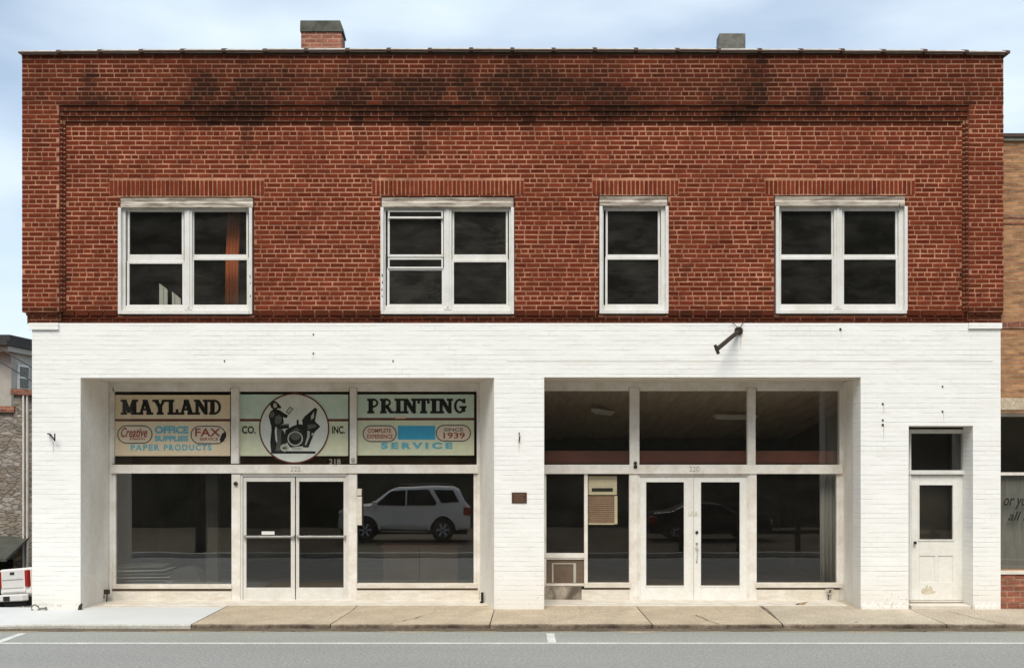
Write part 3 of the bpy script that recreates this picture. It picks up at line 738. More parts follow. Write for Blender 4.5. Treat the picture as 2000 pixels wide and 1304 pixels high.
# coping tiles
mb0 = MB()
TW = (fx(1967) - fx(39)) / 24
def tile_mesh(w, last):
    m = MB()
    prof = [(-.075, 0), (-.075, .022), (-.05, .042), (.05, .085), (.20, .10), (.36, .05), (.36, 0)]
    m.prism(prof, 'x', 0, w, 0)
    m.prism([(-.079, -.004), (-.079, .016), (-.04, .016), (-.04, -.004)], 'x', .002, w - .002, 1)
    col = [(-.088, -.008), (-.088, .027), (-.055, .050), (.05, .094), (.20, .109), (.36, .06), (.36, 0)]
    if not last: m.prism(col, 'x', w - .055, w + .012, 1)
    return m
t0 = tile_mesh(TW, False).build('coping_tile', ['coping', 'coping_lip'], None)
me_t = t0.data
bpy.data.objects.remove(t0)
for i in range(24):
    o = bpy.data.objects.new('coping_tile', me_t); COL.objects.link(o); o.parent = B
    u = (i + .5) / 24 * 2 - 1
    org = (TW / 2, .13, -.008)
    o.location = (fx(39) + i * TW + (TW + .015) / 2, .134, ZT - .006 + .045 * (1 - u * u) + random.uniform(-.004, .004))
    o.rotation_euler = (0, random.uniform(-.004, .004), 0)
# mortar bed that follows the tiles
mb = MB()
for i in range(24):
    u = (i + .5) / 24 * 2 - 1
    mb.box(fx(43) + i * TW * .994, fx(43) + (i + 1) * TW * .994, .002, .34, ZT - .001, ZT + .045 * (1 - u * u) + .012)
mb.build('coping_bed', 'coping_lip', B)

# chimneys
ych = 2.2
c = MB(); c.box(fx(588, ych), fx(667, ych), ych, ych + .42, 8.8, fz(62, ych)); ch = c.build('chimney', 'chimney_brick', B)
c = MB()
vs = [(fx(586, ych), ych - .02, fz(63, ych)), (fx(670, ych), ych - .02, fz(63, ych)), (fx(670, ych), ych + .44, fz(63, ych)), (fx(586, ych), ych + .44, fz(63, ych)),
      (fx(586.5, ych), ych - .02, fz(40.5, ych)), (fx(664.5, ych), ych - .02, fz(40.5, ych)), (fx(664.5, ych), ych + .42, fz(41, ych)), (fx(587, ych), ych + .42, fz(41, ych))]
c.add(vs, [(0, 1, 5, 4), (1, 2, 6, 5), (2, 3, 7, 6), (3, 0, 4, 7), (4, 5, 6, 7), (3, 2, 1, 0)])
c.build('chimney_cap', 'concrete_cap', ch, bevel=.012)
yc2 = 3.0
c = MB(); c.prism([(fx(1403, yc2), 8.8), (fx(1457.5, yc2), 8.8), (fx(1456, yc2), fz(65, yc2)), (fx(1405, yc2), fz(65, yc2))], 'y', yc2, yc2 + .3)
c.build('chimney', 'concrete_grey', B, label='squat grey concrete chimney', bevel=.01)

# ------------------------------------------------------------------ painted ground floor wall
RD = 1.22                          # recess depth of the shopfronts
DD = .43                           # recess of the side door
bayL = (fx(155), fx(965), -.5, fz(737)); bayR = (fx(1063), fx(1683), -.5, fz(736)); dor = (fx(1777), fx(1903), -.5, fz(831))
mb = MB()
holed_wall(mb, XLW, XRW, -.04, ZW, .05, .45, [bayL, bayR, dor], 0, None, None)
# corner caps below the brick pilasters
mb.box(fx(55), fx(113), .012, .0495, fz(643), ZW - .001); mb.box(fx(1893), fx(1958), .012, .0495, fz(641), ZW - .001)
# swollen render at pier feet
def foot(x0, x1):
    N = 36; prev = None
    for i in range(N + 1):
        x = x0 + (x1 - x0) * i / N
        h = .085 + .03 * math.sin(i * .9 + x0) + .018 * math.sin(i * 2.3) + .012 * random.random(); d = .016 + .008 * math.sin(i * .7) + .004 * random.random()
        cur = [(x, .0497, -.035), (x, .05 - d, -.035), (x, .05 - d * .8, h * .5), (x, .0497, h)]
        if prev: mb.add(prev + cur, [(0, 1, 5, 4), (1, 2, 6, 5), (2, 3, 7, 6), (3, 0, 4, 7)])
        prev = cur
foot(fx(1684), fx(1775)); foot(fx(1905), XRW - .01)
mb.build('painted_wall', 'white_brick', B, label='white painted brick ground floor with chipped feet')
# thin seam of the old awning ledge
mb = MB(); mb.box(fx(990), fx(1942), .044, .0499, fz(704.6), fz(703.2)); mb.build('ledge_seam', 'jamb', B)

# recess linings: jambs, soffits, floor strips
def quadbox(p0, p1, t, z0, z1):
    """vertical lining board between plan points p0 and p1, thickened by t"""
    d = (Vector(p1) - Vector(p0)).normalized(); n = Vector((-d.y, d.x)) * t
    P = [Vector(p0), Vector(p1), Vector(p1) + n, Vector(p0) + n]
    m = MB(); m.prism([(p.x, p.y) for p in P], 'z', z0, z1); m.build('jamb', 'jamb', B)
YB = RD
quadbox((bayL[0] + .001, .062), (fx(213, YB), YB + .1), .12, -.1, bayL[3] + .001)
quadbox((fx(934, YB), YB + .1), (bayL[1] - .001, .062), .12, -.1, bayL[3] + .001)
quadbox((bayR[0] + .001, .455), (bayR[0] - .05, YB + .1), .12, -.1, bayR[3] + .001)
quadbox((fx(1648, YB), YB + .1), (bayR[1] - .001, .075), .12, -.1, bayR[3] + .001)
quadbox((fx(1886, DD), DD + .1), (dor[1] - .001, .062), .06, -.1, dor[3] + .001)
quadbox((dor[0] + .001, .451), (dor[0] - .02, DD + .2), .06, -.1, dor[3] + .001)
def pieces(name, mat, parent, boxes, bevel=0):
    for q in boxes:
        m = MB(); m.pbox(*q); m.build(name, mat, parent, bevel=bevel)
mb = MB()
for b in (bayL, bayR):
    n = 9
    for i in range(n):
        ya = .452 + (1.42 - .452) * i / n; yb = .452 + (1.42 - .452) * (i + 1) / n - .006
        mb.box(b[0] - .05, b[1] + .05, ya, yb, b[3] + .002 + (.003 if i % 2 else 0), b[3] + .06)
    mb.box(b[0] + .002, b[1] - .002, .10, .44, b[3] - .012, b[3] - .002)
mb.box(dor[0] + .002, dor[1] - .002, .09, .5, dor[3] - .01, dor[3] - .002)
mb.build('soffit', 'soffit', B)
# steps / threshold slabs inside the recesses
mb = MB()
mb.box(bayL[0] + .2, fx(972, .8), .52, 1.75, -.1, .012); mb.box(bayR[0] - .1, bayR[1] - .1, .45, 1.75, -.1, .016)
mb.build('threshold', 'cream_light', B, bevel=.006)

# ------------------------------------------------------------------ upper windows
def pane(parent, px0, px1, py0, py1, y, mat='glass'):
    m = MB(); e = .6; m.pbox(px0 - e, px1 + e, py0 - e, py1 + e, y, .005); return m.build('pane', mat, parent)
def sash(parent, x0, x1, y0, y1, yb, rail=4.0, t=.035, mat='paint_white', glass='glass_up', bottom=None, top=None):
    """one sash: pane pixel rect x0..x1,y0..y1 framed by rails"""
    bt = bottom or rail; tp = top or rail
    m = MB()
    m.pbox(x0 - rail, x0, y0 - tp, y1 + bt, yb, t); m.pbox(x1, x1 + rail, y0 - tp, y1 + bt, yb, t)
    m.pbox(x0, x1, y0 - tp, y0, yb, t - .001); m.pbox(x0, x1, y1, y1 + bt, yb, t - .001)
    s = m.build('sash', mat, parent, bevel=.004)
    pane(s, x0, x1, y0, y1, yb + t * .55, glass)
    return s
def upper_window(rect, lights, mull, label):
    x0, x1, y0, y1 = rect
    m = MB(); yf = .10; t = .20
    # casing
    jl, jr = lights[0][0] - 9, lights[-1][1] + 7
    m.pbox(x0 + 1, x0 + 7, y0 + 24.5, y1 - 1, yf, .30); m.pbox(x1 - 7, x1 - 1, y0 + 24.5, y1 - 1, yf, .30)
    m.pbox(x0 + 7, x1 - 7, y1 - 8, y1 - 1, yf - .02, .34)
    # inner box frame set back
    yi = .17
    m.pbox(x0 + 6, jl + 1, y0 + 20, y1 - 5, yi, .14); m.pbox(jr - 1, x1 - 6, y0 + 20, y1 - 5, yi, .14)
    m.pbox(jl, jr, y1 - 17, y1 - 7, yi + .01, .12)
    m.pbox(jl, jr, y0 + 23, y0 + 31, yi + .012, .12)
    if mull: m.pbox(mull[0], mull[1], y0 + 24, y1 - 10, yi - .006, .12); m.pbox((mull[0] + mull[1]) / 2 - 2.5, (mull[0] + mull[1]) / 2 + 2.5, y0 + 26, y1 - 14, yi - .02, .013)
    w = m.build('window', 'paint_white', B, bevel=.004, label=label)
    # sloping weathered head board
    h = MB(); X0, X1 = fx(x0 + 2), fx(x1 - 2); Z = fz(y0 + 3.2)
    prof = [(.092, Z), (.11, fz(y0 + 13, .1)), (.098, fz(y0 + 16, .1)), (.10, fz(y0 + 24, .1)), (.30, fz(y0 + 24, .1)), (.30, Z)]
    h.prism(prof, 'x', X0, X1)
    h.build('head_board', 'paint_grime', w, bevel=.005)
    k = MB(); k.box(X0 - .012, X1 + .012, .135, .42, Z + .002, fz(y0 - .5)); k.build('head_shadow_strip', 'iron', w)  # black strip stands in for the recess shadow under the lintel
    for (a, b, c1, c2, d1, d2) in lights:
        sash(w, a, b, c1, c2, .215, 4, .03, bottom=max(5, d1 - c2 - 4 if d1 - c2 < 20 else 5))
        sash(w, a - .5, b + 1, d1, d2, .185, 4.5, .03, top=5, bottom=5)
    return w
upper_window(UW[0], [(253, 355, 413, 497, 515, 595), (379, 481, 413, 497, 508, 595)], (360, 375), 'double window with orange drape behind its right panes')
w2 = upper_window(UW[1], [(761, 862, 427, 497, 528, 594), (887, 988, 413, 497, 512, 594)], (867, 882), 'double window whose left storm sash has slipped down')
sash(w2, 761, 862, 414, 423, .165, 3.5, .018, top=3); sash(w2, 761, 862, 507, 521, .165, 3.5, .018)
upper_window(UW[2], [(1187, 1285, 412, 497, 507, 594)], None, 'narrow single window')
upper_window(UW[3], [(1526, 1624, 412, 497, 507, 594), (1649, 1749, 412, 497, 507, 594)], (1629, 1645), 'double window near the right corner')

def chips(parent, spots, yy, seed):
    rnd = random.Random(seed)
    for (px, py, w, h) in spots:
        n = 9; pts = []
        for k in range(n):
            a = 6.2832 * k / n; q = rnd.uniform(.55, 1.1); pts.append((px + w * .5 * q * math.cos(a), py + h * .5 * q * math.sin(a)))
        m = MB(); m.add([(fx(p[0], yy), yy, fz(p[1], yy)) for p in pts], [tuple(range(n))]); m.build('peeled_paint', 'rust', parent)
wins = [o for o in COL.objects if o.name.startswith('window') and o.parent == B]
chips(wins[0], [(488.5, 540, 2.2, 9), (488.8, 553, 1.6, 6), (489, 578, 2, 8), (452, 609, 4, 2.5)], .0985, 1)
chips(wins[1], [(746.5, 538, 2.4, 10), (747, 552, 2, 7), (746, 566, 2.4, 9), (747, 579, 1.8, 6)], .0985, 2)
chips(wins[3], [(1757, 402, 3, 14), (1755, 413, 2, 6)], .0985, 3)
def rust_run(px, py, w, h, seed):
    rnd = random.Random(seed); n = 8; L_ = []; R_ = []
    for k in range(n + 1):
        t = k / n; q = w * .5 * (1 - t * .75) * rnd.uniform(.6, 1.1); c_ = px + rnd.uniform(-.4, .4)
        L_.append((c_ - q, py + h * t)); R_.append((c_ + q, py + h * t))
    m = MB(); yy = .0488; m.add([(fx(p[0], yy), yy, fz(p[1], yy)) for p in L_ + R_], [(k, k + 1, n + 2 + k, n + 1 + k) for k in range(n)]); m.build('rust_run', 'run_stain', B)
for i_, q in enumerate(((1726, 832, 3, 26), (1726, 791, 2.4, 18), (1843, 806, 2.4, 15), (104, 862, 3, 24), (1014, 864, 2.6, 20), (1447, 652, 3.5, 30), (611, 692, 1.8, 14), (1643, 645, 2.4, 14))): rust_run(*q, i_)
# ------------------------------------------------------------------ left shopfront
Y = RD
m = MB()
m.pbox(213, 219, 745, 1178, Y - .01, .14); m.pbox(219, 937, 745, 757, Y - .012, .12)              # outer
m.pbox(222, 450, 757, 764, Y + .01, .08); m.pbox(467, 682, 757, 764, Y + .01, .08); m.pbox(697, 931, 757, 764, Y + .01, .08)
m.pbox(451, 466, 757, 905, Y - .03, .12); m.pbox(683, 696, 757, 905, Y - .03, .12); m.pbox(931, 937, 757, 1178, Y - .01, .14)
m.pbox(219, 222, 764, 905, Y + .005, .08)
m.pbox(216, 934, 907, 924, Y - .05, .13)                                                           # transom bar
m.pbox(219, 226, 925, 1141, Y + .005, .08); m.pbox(452, 469, 925, 1176, Y - .025, .12); m.pbox(680, 697, 925, 1176, Y - .025, .12)
m.pbox(925, 931, 925, 1141, Y + .005, .08)
sf = m.build('shopfront_frame', 'cream', B, bevel=.006)
pieces('window_sill', 'cream_light', B, [(219, 452, 1141, 1149, Y - .06, .14), (697, 933, 1139, 1148, Y - .06, .14)], .006)
pieces('sill_gap', 'brown_board', B, [(219, 452, 1149, 1154, Y - .02, .1), (697, 933, 1148, 1152, Y - .02, .1)])
pieces('stall_riser', 'cream_light', B, [(219, 452, 1154, 1179, Y - .035, .12), (697, 936, 1152, 1179, Y - .035, .12)], .005)
for r in ((222, 451, 764, 907), (466, 683, 764, 907), (696, 931, 764, 907)): pane(sf, *r, Y + .04, 'glass_clear')
for r in ((226, 452, 924, 1141), (697, 925, 924, 1139)): pane(sf, *r, Y + .04, 'glass_display')
# double doors in dull metal
m = MB(); m.pbox(469, 474, 925, 1174, Y - .005, .1); m.pbox(676, 680, 925, 1174, Y - .005, .1); m.pbox(474, 676, 924, 930, Y - .005, .1)
m.build('door_frame', 'alu', B, bevel=.004)
def metal_door(x0, x1, g0, g1, sw):
    m = MB(); y = Y + .015
    m.pbox(x0, g0, 931, 1172, y, .045); m.pbox(g1, x1, 931, 1172, y, .045)
    m.pbox(g0, g1, 931, 940, y + .001, .043); m.pbox(g0, g1, 1147, 1172, y + .001, .043)
    d = m.build('door', 'alu', B, bevel=.004)
    pane(d, g0, g1, 940, 1147, y + .02)
    b = MB(); b.pbox(x0 + 2, x1 - 2, 1046, 1050, y - .05, .03); b.pbox(x0 + 1, x0 + 4, 1044, 1052, y - .052, .052); b.pbox(x1 - 4, x1 - 1, 1044, 1052, y - .052, .052)
    b.build('push_bar', 'chrome', d, bevel=.003); return d
metal_door(475, 576, 481, 568, 0); metal_door(578, 676, 584, 671, 0)
m = MB(); m.pbox(469, 680, 1173, 1178, Y - .06, .2); m.build('door_threshold', 'cream_light', B)

# ------------------------------------------------------------------ right shopfront
m = MB()
m.pbox(1040, 1648, 745, 757, Y - .012, .12); m.pbox(1040, 1229, 757, 763, Y + .01, .08); m.pbox(1250, 1459, 757, 763, Y + .01, .08); m.pbox(1478, 1640, 757, 763, Y + .01, .08)
m.pbox(1230, 1249, 757, 907, Y - .03, .12); m.pbox(1460, 1476, 757, 907, Y - .03, .12); m.pbox(1640, 1648, 757, 1178, Y - .01, .14)
m.pbox(1040, 1646, 907, 925, Y - .05, .13)
m.pbox(1141, 1148, 925, 1138, Y - .015, .1); m.pbox(1040, 1141, 1080, 1089, Y - .012, .1); m.pbox(1040, 1067, 925, 1178, Y + .004, .1)
m.pbox(1229, 1246, 925, 1176, Y - .025, .12); m.pbox(1463, 1478, 925, 1176, Y - .025, .12)
m.pbox(1634, 1640, 925, 1138, Y + .005, .08)
m.pbox(1067, 1141, 1089, 1092, Y + .002, .09)
sf2 = m.build('shopfront_frame', 'cream', B, bevel=.006)
pieces('window_sill', 'cream_light', B, [(1141, 1232, 1138, 1147, Y - .06, .14), (1476, 1646, 1138, 1147, Y - .06, .14), (1067, 1140.8, 1139, 1144, Y - .03, .1)], .006)
pieces('sill_gap', 'brown_board', B, [(1141, 1229, 1147, 1151, Y - .02, .1), (1478, 1640, 1147, 1151, Y - .02, .1)])
pieces('stall_riser', 'cream_light', B, [(1136, 1229, 1151, 1176, Y - .035, .12), (1478, 1640, 1151, 1176, Y - .035, .12)], .005)
pieces('stall_riser', 'riser_shaded', B, [(1040, 1136, 1145, 1176, Y - .034, .12)], .005)
for r in ((1050, 1230, 763, 907), (1249, 1460, 763, 907), (1476, 1640, 763, 907), (1067, 1141, 925, 1080), (1148, 1229, 925, 1138), (1478, 1634, 925, 1138)): pane(sf2, *r, Y + .04)
# dark infill panel with moulding
m = MB(); m.pbox(1067, 1141, 1092, 1139, Y + .03, .03); ip = m.build('infill_panel', 'brown_board', B)
m = MB(); m.pbox(1078, 1081, 1099, 1137, Y + .018, .012); m.pbox(1120, 1125, 1099, 1137, Y + .018, .012); m.pbox(1081, 1120, 1099, 1101, Y + .018, .012)
m.build('panel_moulding', 'stucco', ip)
# white double doors
m = MB(); m.pbox(1246, 1250, 925, 1172, Y - .005, .1); m.pbox(1459, 1463, 925, 1172, Y - .005, .1); m.pbox(1250, 1459, 925, 930, Y - .005, .1)
m.build('door_frame', 'cream', B, bevel=.004)
def white_door(x0, x1, g0, g1):
    m = MB(); y = Y + .012
    m.pbox(x0, g0, 931, 1171, y, .045); m.pbox(g1, x1, 931, 1171, y, .045)
    m.pbox(g0, g1, 931, 941, y + .001, .043); m.pbox(g0, g1, 1143, 1171, y + .001, .043)
    d = m.build('door', 'door_white', B, bevel=.005); pane(d, g0, g1, 941, 1143, y + .02); 
    b = MB(); e = 2
    b.pbox(g0 - e, g0, 941 - e, 1143 + e, y - .008, .012); b.pbox(g1, g1 + e, 941 - e, 1143 + e, y - .008, .012)
    b.pbox(g0, g1, 941 - e, 941, y - .008, .012); b.pbox(g0, g1, 1143, 1143 + e, y - .008, .012)
    b.build('glazing_bead', 'door_white', d); return d
dl = white_door(1250, 1354, 1262, 1336); dr = white_door(1355, 1459, 1369, 1445)
m = MB(); m.pbox(1351.5, 1354.5, 932, 1171, Y - .004, .014); m.build('astragal', 'door_white', dl)
hx, hy = fx(1361, Y), Y + .012
m = MB(); m.lathe([(.028, -.012), (.026, -.02), (.012, -.024)], (hx, hy, fz(1039, Y)), 'y', 16); m.build('deadbolt', 'iron', dr)
m = MB(); m.lathe([(.022, -.006), (.02, -.014)], (hx, hy, fz(1061, Y)), 'y', 12)
m.tube([(hx, hy - .01, fz(1066, Y)), (hx, hy - .055, fz(1070, Y)), (hx, hy - .06, fz(1086, Y)), (hx, hy - .01, fz(1096, Y))], .008)
m.tube([(hx - .035, hy - .03, fz(1068, Y)), (hx, hy - .035, fz(1072, Y)), (hx + .035, hy - .03, fz(1068, Y))], .007)
m.lathe([(.016, -.004), (.012, -.012)], (hx, hy, fz(1097, Y)), 'y', 12); m.build('door_handle', 'chrome', dr, label='dull metal pull handle with thumb latch')
m = MB(); m.pbox(1246, 1463, 1172, 1177, Y - .06, .2); m.build('door_threshold', 'cream_light', B)

# ------------------------------------------------------------------ single door on the right
y = DD
m = MB(); m.pbox(1776, 1780, 845, 1172, y, .12); m.pbox(1882, 1887, 838, 1174, y, .12); m.pbox(1776, 1882, 838, 846, y, .12); m.pbox(1776, 1885, 918, 926, y - .02, .12)
fr = m.build('door_frame', 'paint_white', B, bevel=.005)
pane(fr, 1780, 1882, 846, 918, y + .05)
m = MB(); yd = y + .04
m.pbox(1780, 1796, 927, 1171, yd, .045); m.pbox(1861, 1882, 927, 1171, yd, .045); m.pbox(1796, 1861, 927, 947, yd + .001, .043)
m.pbox(1796, 1861, 1053, 1085, yd + .001, .043); m.pbox(1796, 1861, 1136, 1171, yd + .001, .043); m.pbox(1826, 1832, 1085, 1136, yd + .001, .043)
m.pbox(1796, 1826, 1085, 1136, yd + .014, .02); m.pbox(1832, 1861, 1085, 1136, yd + .014, .02)
d3 = m.build('door', 'door_white', B, bevel=.005, label='single white half-glazed door with rusty stain near its foot')
pane(d3, 1796, 1861, 947, 1053, yd + .02)
m = MB(); e = 3
m.pbox(1796 - e, 1796, 947 - e, 1053 + e, yd - .012, .015); m.pbox(1861, 1861 + e, 947 - e, 1053 + e, yd - .012, .015)
m.pbox(1796, 1861, 944, 947, yd - .012, .015); m.pbox(1796, 1861, 1053, 1056, yd - .012, .015)
m.build('glazing_bead', 'paint_white', d3, bevel=.003)
m = MB(); m.lathe([(.012, 0), (.012, -.03), (.026, -.04), (.028, -.055), (.018, -.066)], (fx(1782, yd) + .03, yd, fz(1059, yd)), 'y', 16); m.build('door_knob', 'iron', d3, smooth=True)
m = MB()
for i_, (poly) in enumerate((((1799, 1153), (1803, 1146), (1806, 1150), (1809, 1141), (1812, 1142), (1813, 1149), (1817, 1143), (1820, 1146), (1822, 1153), (1829, 1154), (1826, 1158), (1816, 1159), (1808, 1161), (1800, 1158)),)):
    yy = yd - .0008; m.add([(fx(p[0], yy), yy, fz(p[1], yy)) for p in poly], [tuple(range(len(poly)))])
m.build('rust_stain', 'stain', d3)
m = MB(); m.pbox(1775, 1886, 1172, 1176, y + .02, .2); m.box(fx(1774, .25), fx(1890, .25), .10, .43, -.05, .055)
m.build('door_threshold', 'cream_light', B, bevel=.008)

# ------------------------------------------------------------------ interiors
mb = MB()
mb.box(fx(1010), fx(1030), 1.75, 8.8, -.02, 4.04)                        # party wall
mb.box(fx(1720, 1.5), fx(1735, 1.5), 1.42, 8.8, -.02, 4.04)
mb.box(XLW + .31, XRW - .31, 8.8, 9.0, -.019, 4.04)
mb.box(XLW + .302, fx(205, YB), 1.42, 1.5, -.02, 4.04); mb.box(fx(940, YB), fx(1035, YB), 1.42, 1.5, -.02, 4.04)
mb.box(fx(1655, YB), XRW - .302, 1.42, 1.5, -.02, 4.04)
mb.box(XLW + .301, XLW + .33, 1.5, 8.79, -.019, 3.79); mb.box(XRW - .33, XRW - .301, .46, 8.79, -.019, 4.04)
mb.box(fx(1740, .6), fx(1760, .6), .6, 2.6, -.019, 4.04)
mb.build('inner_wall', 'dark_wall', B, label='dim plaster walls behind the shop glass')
mb = MB(); nz = 40; x0, x1 = fx(1031), fx(1719, 1.5)
for i in range(nz):
    a = x0 + (x1 - x0) * i / nz; e_ = .004 if i % 2 else 0; mb.prism([(1.42, 3.86 + e_), (8.79, 2.95 + e_), (8.79, 3.0 + e_), (1.42, 3.9 + e_)], 'x', a + .003, a + (x1 - x0) / nz - .003)
mb.build('plank_ceiling', 'planks', B)
mb = MB(); mb.box(XLW + .305, fx(1009), 1.42, 8.79, 3.80, 3.86); mb.build('ceiling', 'dark_wall', B)
# beams behind the transoms
mb = MB(); mb.pbox(1050, 1638, 880, 904, 1.55, .06); mb.build('transom_board', 'red_board', B)
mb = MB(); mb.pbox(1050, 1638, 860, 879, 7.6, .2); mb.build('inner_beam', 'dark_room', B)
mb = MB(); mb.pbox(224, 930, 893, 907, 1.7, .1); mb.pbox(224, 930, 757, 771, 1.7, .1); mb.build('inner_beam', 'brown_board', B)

# ================================================================== SIGNS BEHIND THE GLASS
ys = Y + .075
def sign_board(x0, x1, y0, y1, split, mt, mbm, label, loc_px):
    root = thing('painted_sign', (fx(loc_px, ys), ys, fz(y1, ys)), label, 'sign', 'painted sign boards in the shop transom')
    m = MB(); m.pbox(x0, x1, y0, split - 2.4, ys, .012); m.build('upper_board', mt, root, bevel=.002)
    m = MB(); m.pbox(x0, x1, split + 2.4, y1, ys, .012); m.build('lower_board', mbm, root, bevel=.002)
    m = MB(); m.pbox(x0, x1, split - 2.2, split + 2.2, ys - .001, .012); m.build('stripe', 'ink_maroon', root)
    return root
s1 = sign_board(222.5, 449.5, 771, 890, 820, 'sign_tan', 'sign_tan', 'tan painted sign reading MAYLAND above office supplies and paper products', 336)
yt = ys - .003
slab_word('MAYLAND', 236, 435, 780, 809.5, yt).build('lettering', 'ink', s1)
def oval_badge(root, x0, x1, y0, y1, lines):
    m = MB(); oval(m, x0, x1, y0, y1, yt, .002); b = m.build('oval_badge', 'oval_white', root)
    m = MB(); oval(m, x0 - 1, x1 + 1, y0 - 1, y1 + 1, yt - .001, 0, ring=2.2); m.build('oval_outline', 'ink_grey', b)
    for (t, w, cx, cy, h, mt, sh) in lines: text_mesh(t, w, cx, cy, h, yt - .002, bold=.02, shear=sh).build('lettering', mt, b)
    return b
oval_badge(s1, 230, 297, 831, 865, [('Creative', 52, 262, 844, 19, 'ink_red', .35), ('Design', 30, 268, 857, 7, 'ink_red', .2)])
oval_badge(s1, 373, 440, 832, 866, [('FAX', 50, 406, 844, 16, 'ink_red', 0), ('SERVICE', 36, 408, 857, 6, 'ink_red', 0)])
m = MB(); m.prism([(fx(p[0], yt), fz(p[1], yt)) for p in ((434, 846), (441, 843), (442, 852), (437, 861), (431, 864), (429, 858))], 'y', yt - .004, yt - .002)
m.build('paint_chip', 'ink', s1)
text_mesh('OFFICE', 66, 335, 839, 15, yt, bold=.05).build('lettering', 'ink_blue_soft', s1)
text_mesh('SUPPLIES', 66, 335, 856, 11, yt, bold=.05).build('lettering', 'ink_blue_soft', s1)
text_mesh('PAPER', 57, 283.5, 873.5, 12, yt, bold=.04, spacing=1.25).build('lettering', 'ink_blue_soft', s1)
text_mesh('PRODUCTS', 93, 366.5, 873.5, 12, yt, bold=.04, spacing=1.25).build('lettering', 'ink_blue_soft', s1)

s3 = sign_board(698, 926, 770, 889, 818, 'sign_teal', 'sign_green', 'painted sign coloured with the greenish glass reflection, reading PRINTING above a blue block and service', 812)
slab_word('PRINTING', 717, 912, 778, 807, yt).build('lettering', 'ink', s3)
oval_badge(s3, 709, 774, 831, 862, [('COMPLETE', 46, 741, 840.5, 8, 'ink_red', 0), ('EXPERIENCE', 50, 742, 852, 8.5, 'ink_red', 0)])
oval_badge(s3, 852, 919, 830, 861, [('SINCE', 38, 886, 838.5, 6.5, 'ink_grey', 0), ('1939', 42, 887, 850, 12, 'ink_red', 0)])
m = MB(); m.pbox(777, 850, 831, 858, yt, .002); m.build('blue_block', 'ink_blue', s3)
text_mesh('SERVICE', 140, 814, 870, 13, yt, bold=.06, spacing=1.5).build('lettering', 'ink_blue_soft', s3)
m = MB(); m.pbox(772, 792, 811, 817, yt - .002, .002); m.build('loose_tape', 'oval_white', s3)

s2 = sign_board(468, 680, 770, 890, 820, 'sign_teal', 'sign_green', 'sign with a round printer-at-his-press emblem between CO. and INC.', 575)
ye = ys - .01
m = MB(); disc(m, 574.5, 836, 67, ye, .01); rd = m.build('roundel', 'roundel', s2)
m = MB(); disc(m, 574.5, 836, 68.8, ye - .001, 0, r_in=66); m.build('roundel_rim', 'ink_maroon', rd)
text_mesh('CO.', 27, 486, 839, 15, yt, bold=.03).build('lettering', 'ink', s2)
text_mesh('INC.', 25, 661, 839, 15, yt, bold=.03).build('lettering', 'ink', s2)
def em(poly, d, mt, name='engraving'):
    m = MB(); pts = [(500 + a / 8.69, 760 + b / 8.69) for a, b in poly]
    yy = ye - d; m.add([(fx(p[0], yy), yy, fz(p[1], yy)) for p in pts], [tuple(range(len(pts)))]); m.build(name, mt, rd)
m = MB()
def emp(poly, d, mi):
    yy = ye - d; m.add([(fx(500 + a / 8.69, yy), yy, fz(760 + b / 8.69, yy)) for a, b in poly], [tuple(range(len(poly)))], mi)
K, G_, W_ = 0, 1, 2
emp([(255, 1045), (1010, 1050), (1010, 1090), (255, 1090)], .002, K)
emp([(255, 560), (340, 600), (318, 700), (330, 860), (420, 1048), (255, 1048), (240, 900), (262, 700)], .0021, K)
emp([(350, 640), (470, 690), (480, 930), (430, 1046), (330, 1046), (360, 880)], .0022, G_)
emp([(430, 700), (480, 720), (520, 900), (470, 1046), (420, 1046)], .0023, K)
emp([(240, 380), (300, 330), (400, 350), (470, 400), (545, 440), (520, 490), (460, 470), (475, 570), (370, 650), (250, 600), (215, 450)], .0024, K)
emp([(330, 460), (390, 430), (440, 480), (430, 560), (360, 600), (310, 560)], .0026, G_)
emp([(240, 400), (290, 370), (320, 420), (290, 480), (240, 470)], .0026, G_)
emp([(235, 230), (275, 195), (340, 205), (380, 240), (430, 300), (420, 325), (370, 320), (340, 345), (290, 340), (250, 300)], .0025, K)
emp([(300, 230), (345, 240), (360, 300), (310, 320), (290, 280)], .0027, W_)
emp([(500, 380), (575, 290), (640, 330), (560, 430)], .0022, G_)
emp([(520, 375), (577, 305), (622, 335), (562, 408)], .0024, W_)
emp([(370, 615), (560, 610), (560, 660), (380, 680)], .0028, K)
emp([(410, 600), (560, 580), (560, 606), (400, 620)], .0029, G_)
emp([(500, 690), (620, 625), (690, 600), (690, 515), (722, 515), (726, 590), (830, 600), (860, 760), (840, 960), (580, 985), (500, 870), (490, 760)], .0021, K)
emp([(780, 520), (830, 455), (1000, 310), (1042, 335), (1000, 540), (1092, 630), (1000, 720), (890, 985), (800, 985), (800, 640)], .0022, K)
emp([(930, 460), (985, 370), (985, 480), (940, 520)], .0025, W_); emp([(870, 600), (1000, 590), (1040, 632), (880, 680)], .0025, G_)
emp([(870, 700), (915, 710), (910, 800), (850, 950), (830, 940), (870, 800)], .0026, W_)
emp([(945, 740), (1000, 740), (960, 790), (940, 780)], .0026, W_)
def ell(cx, cy, rx, ry, n=22): return [(cx + rx * math.cos(6.2832 * k / n), cy + ry * math.sin(6.2832 * k / n)) for k in range(n)]
emp(ell(665, 835, 132, 128), .0028, W_); emp(ell(665, 835, 108, 104), .003, K); emp(ell(668, 800, 80, 60), .0032, G_)
emp([(600, 985), (780, 985), (770, 1030), (610, 1025)], .003, W_); emp(ell(485, 990, 72, 66), .003, W_); emp(ell(485, 995, 42, 22), .0032, G_)
emp([(600, 700), (760, 700), (690, 640)], .003, G_)
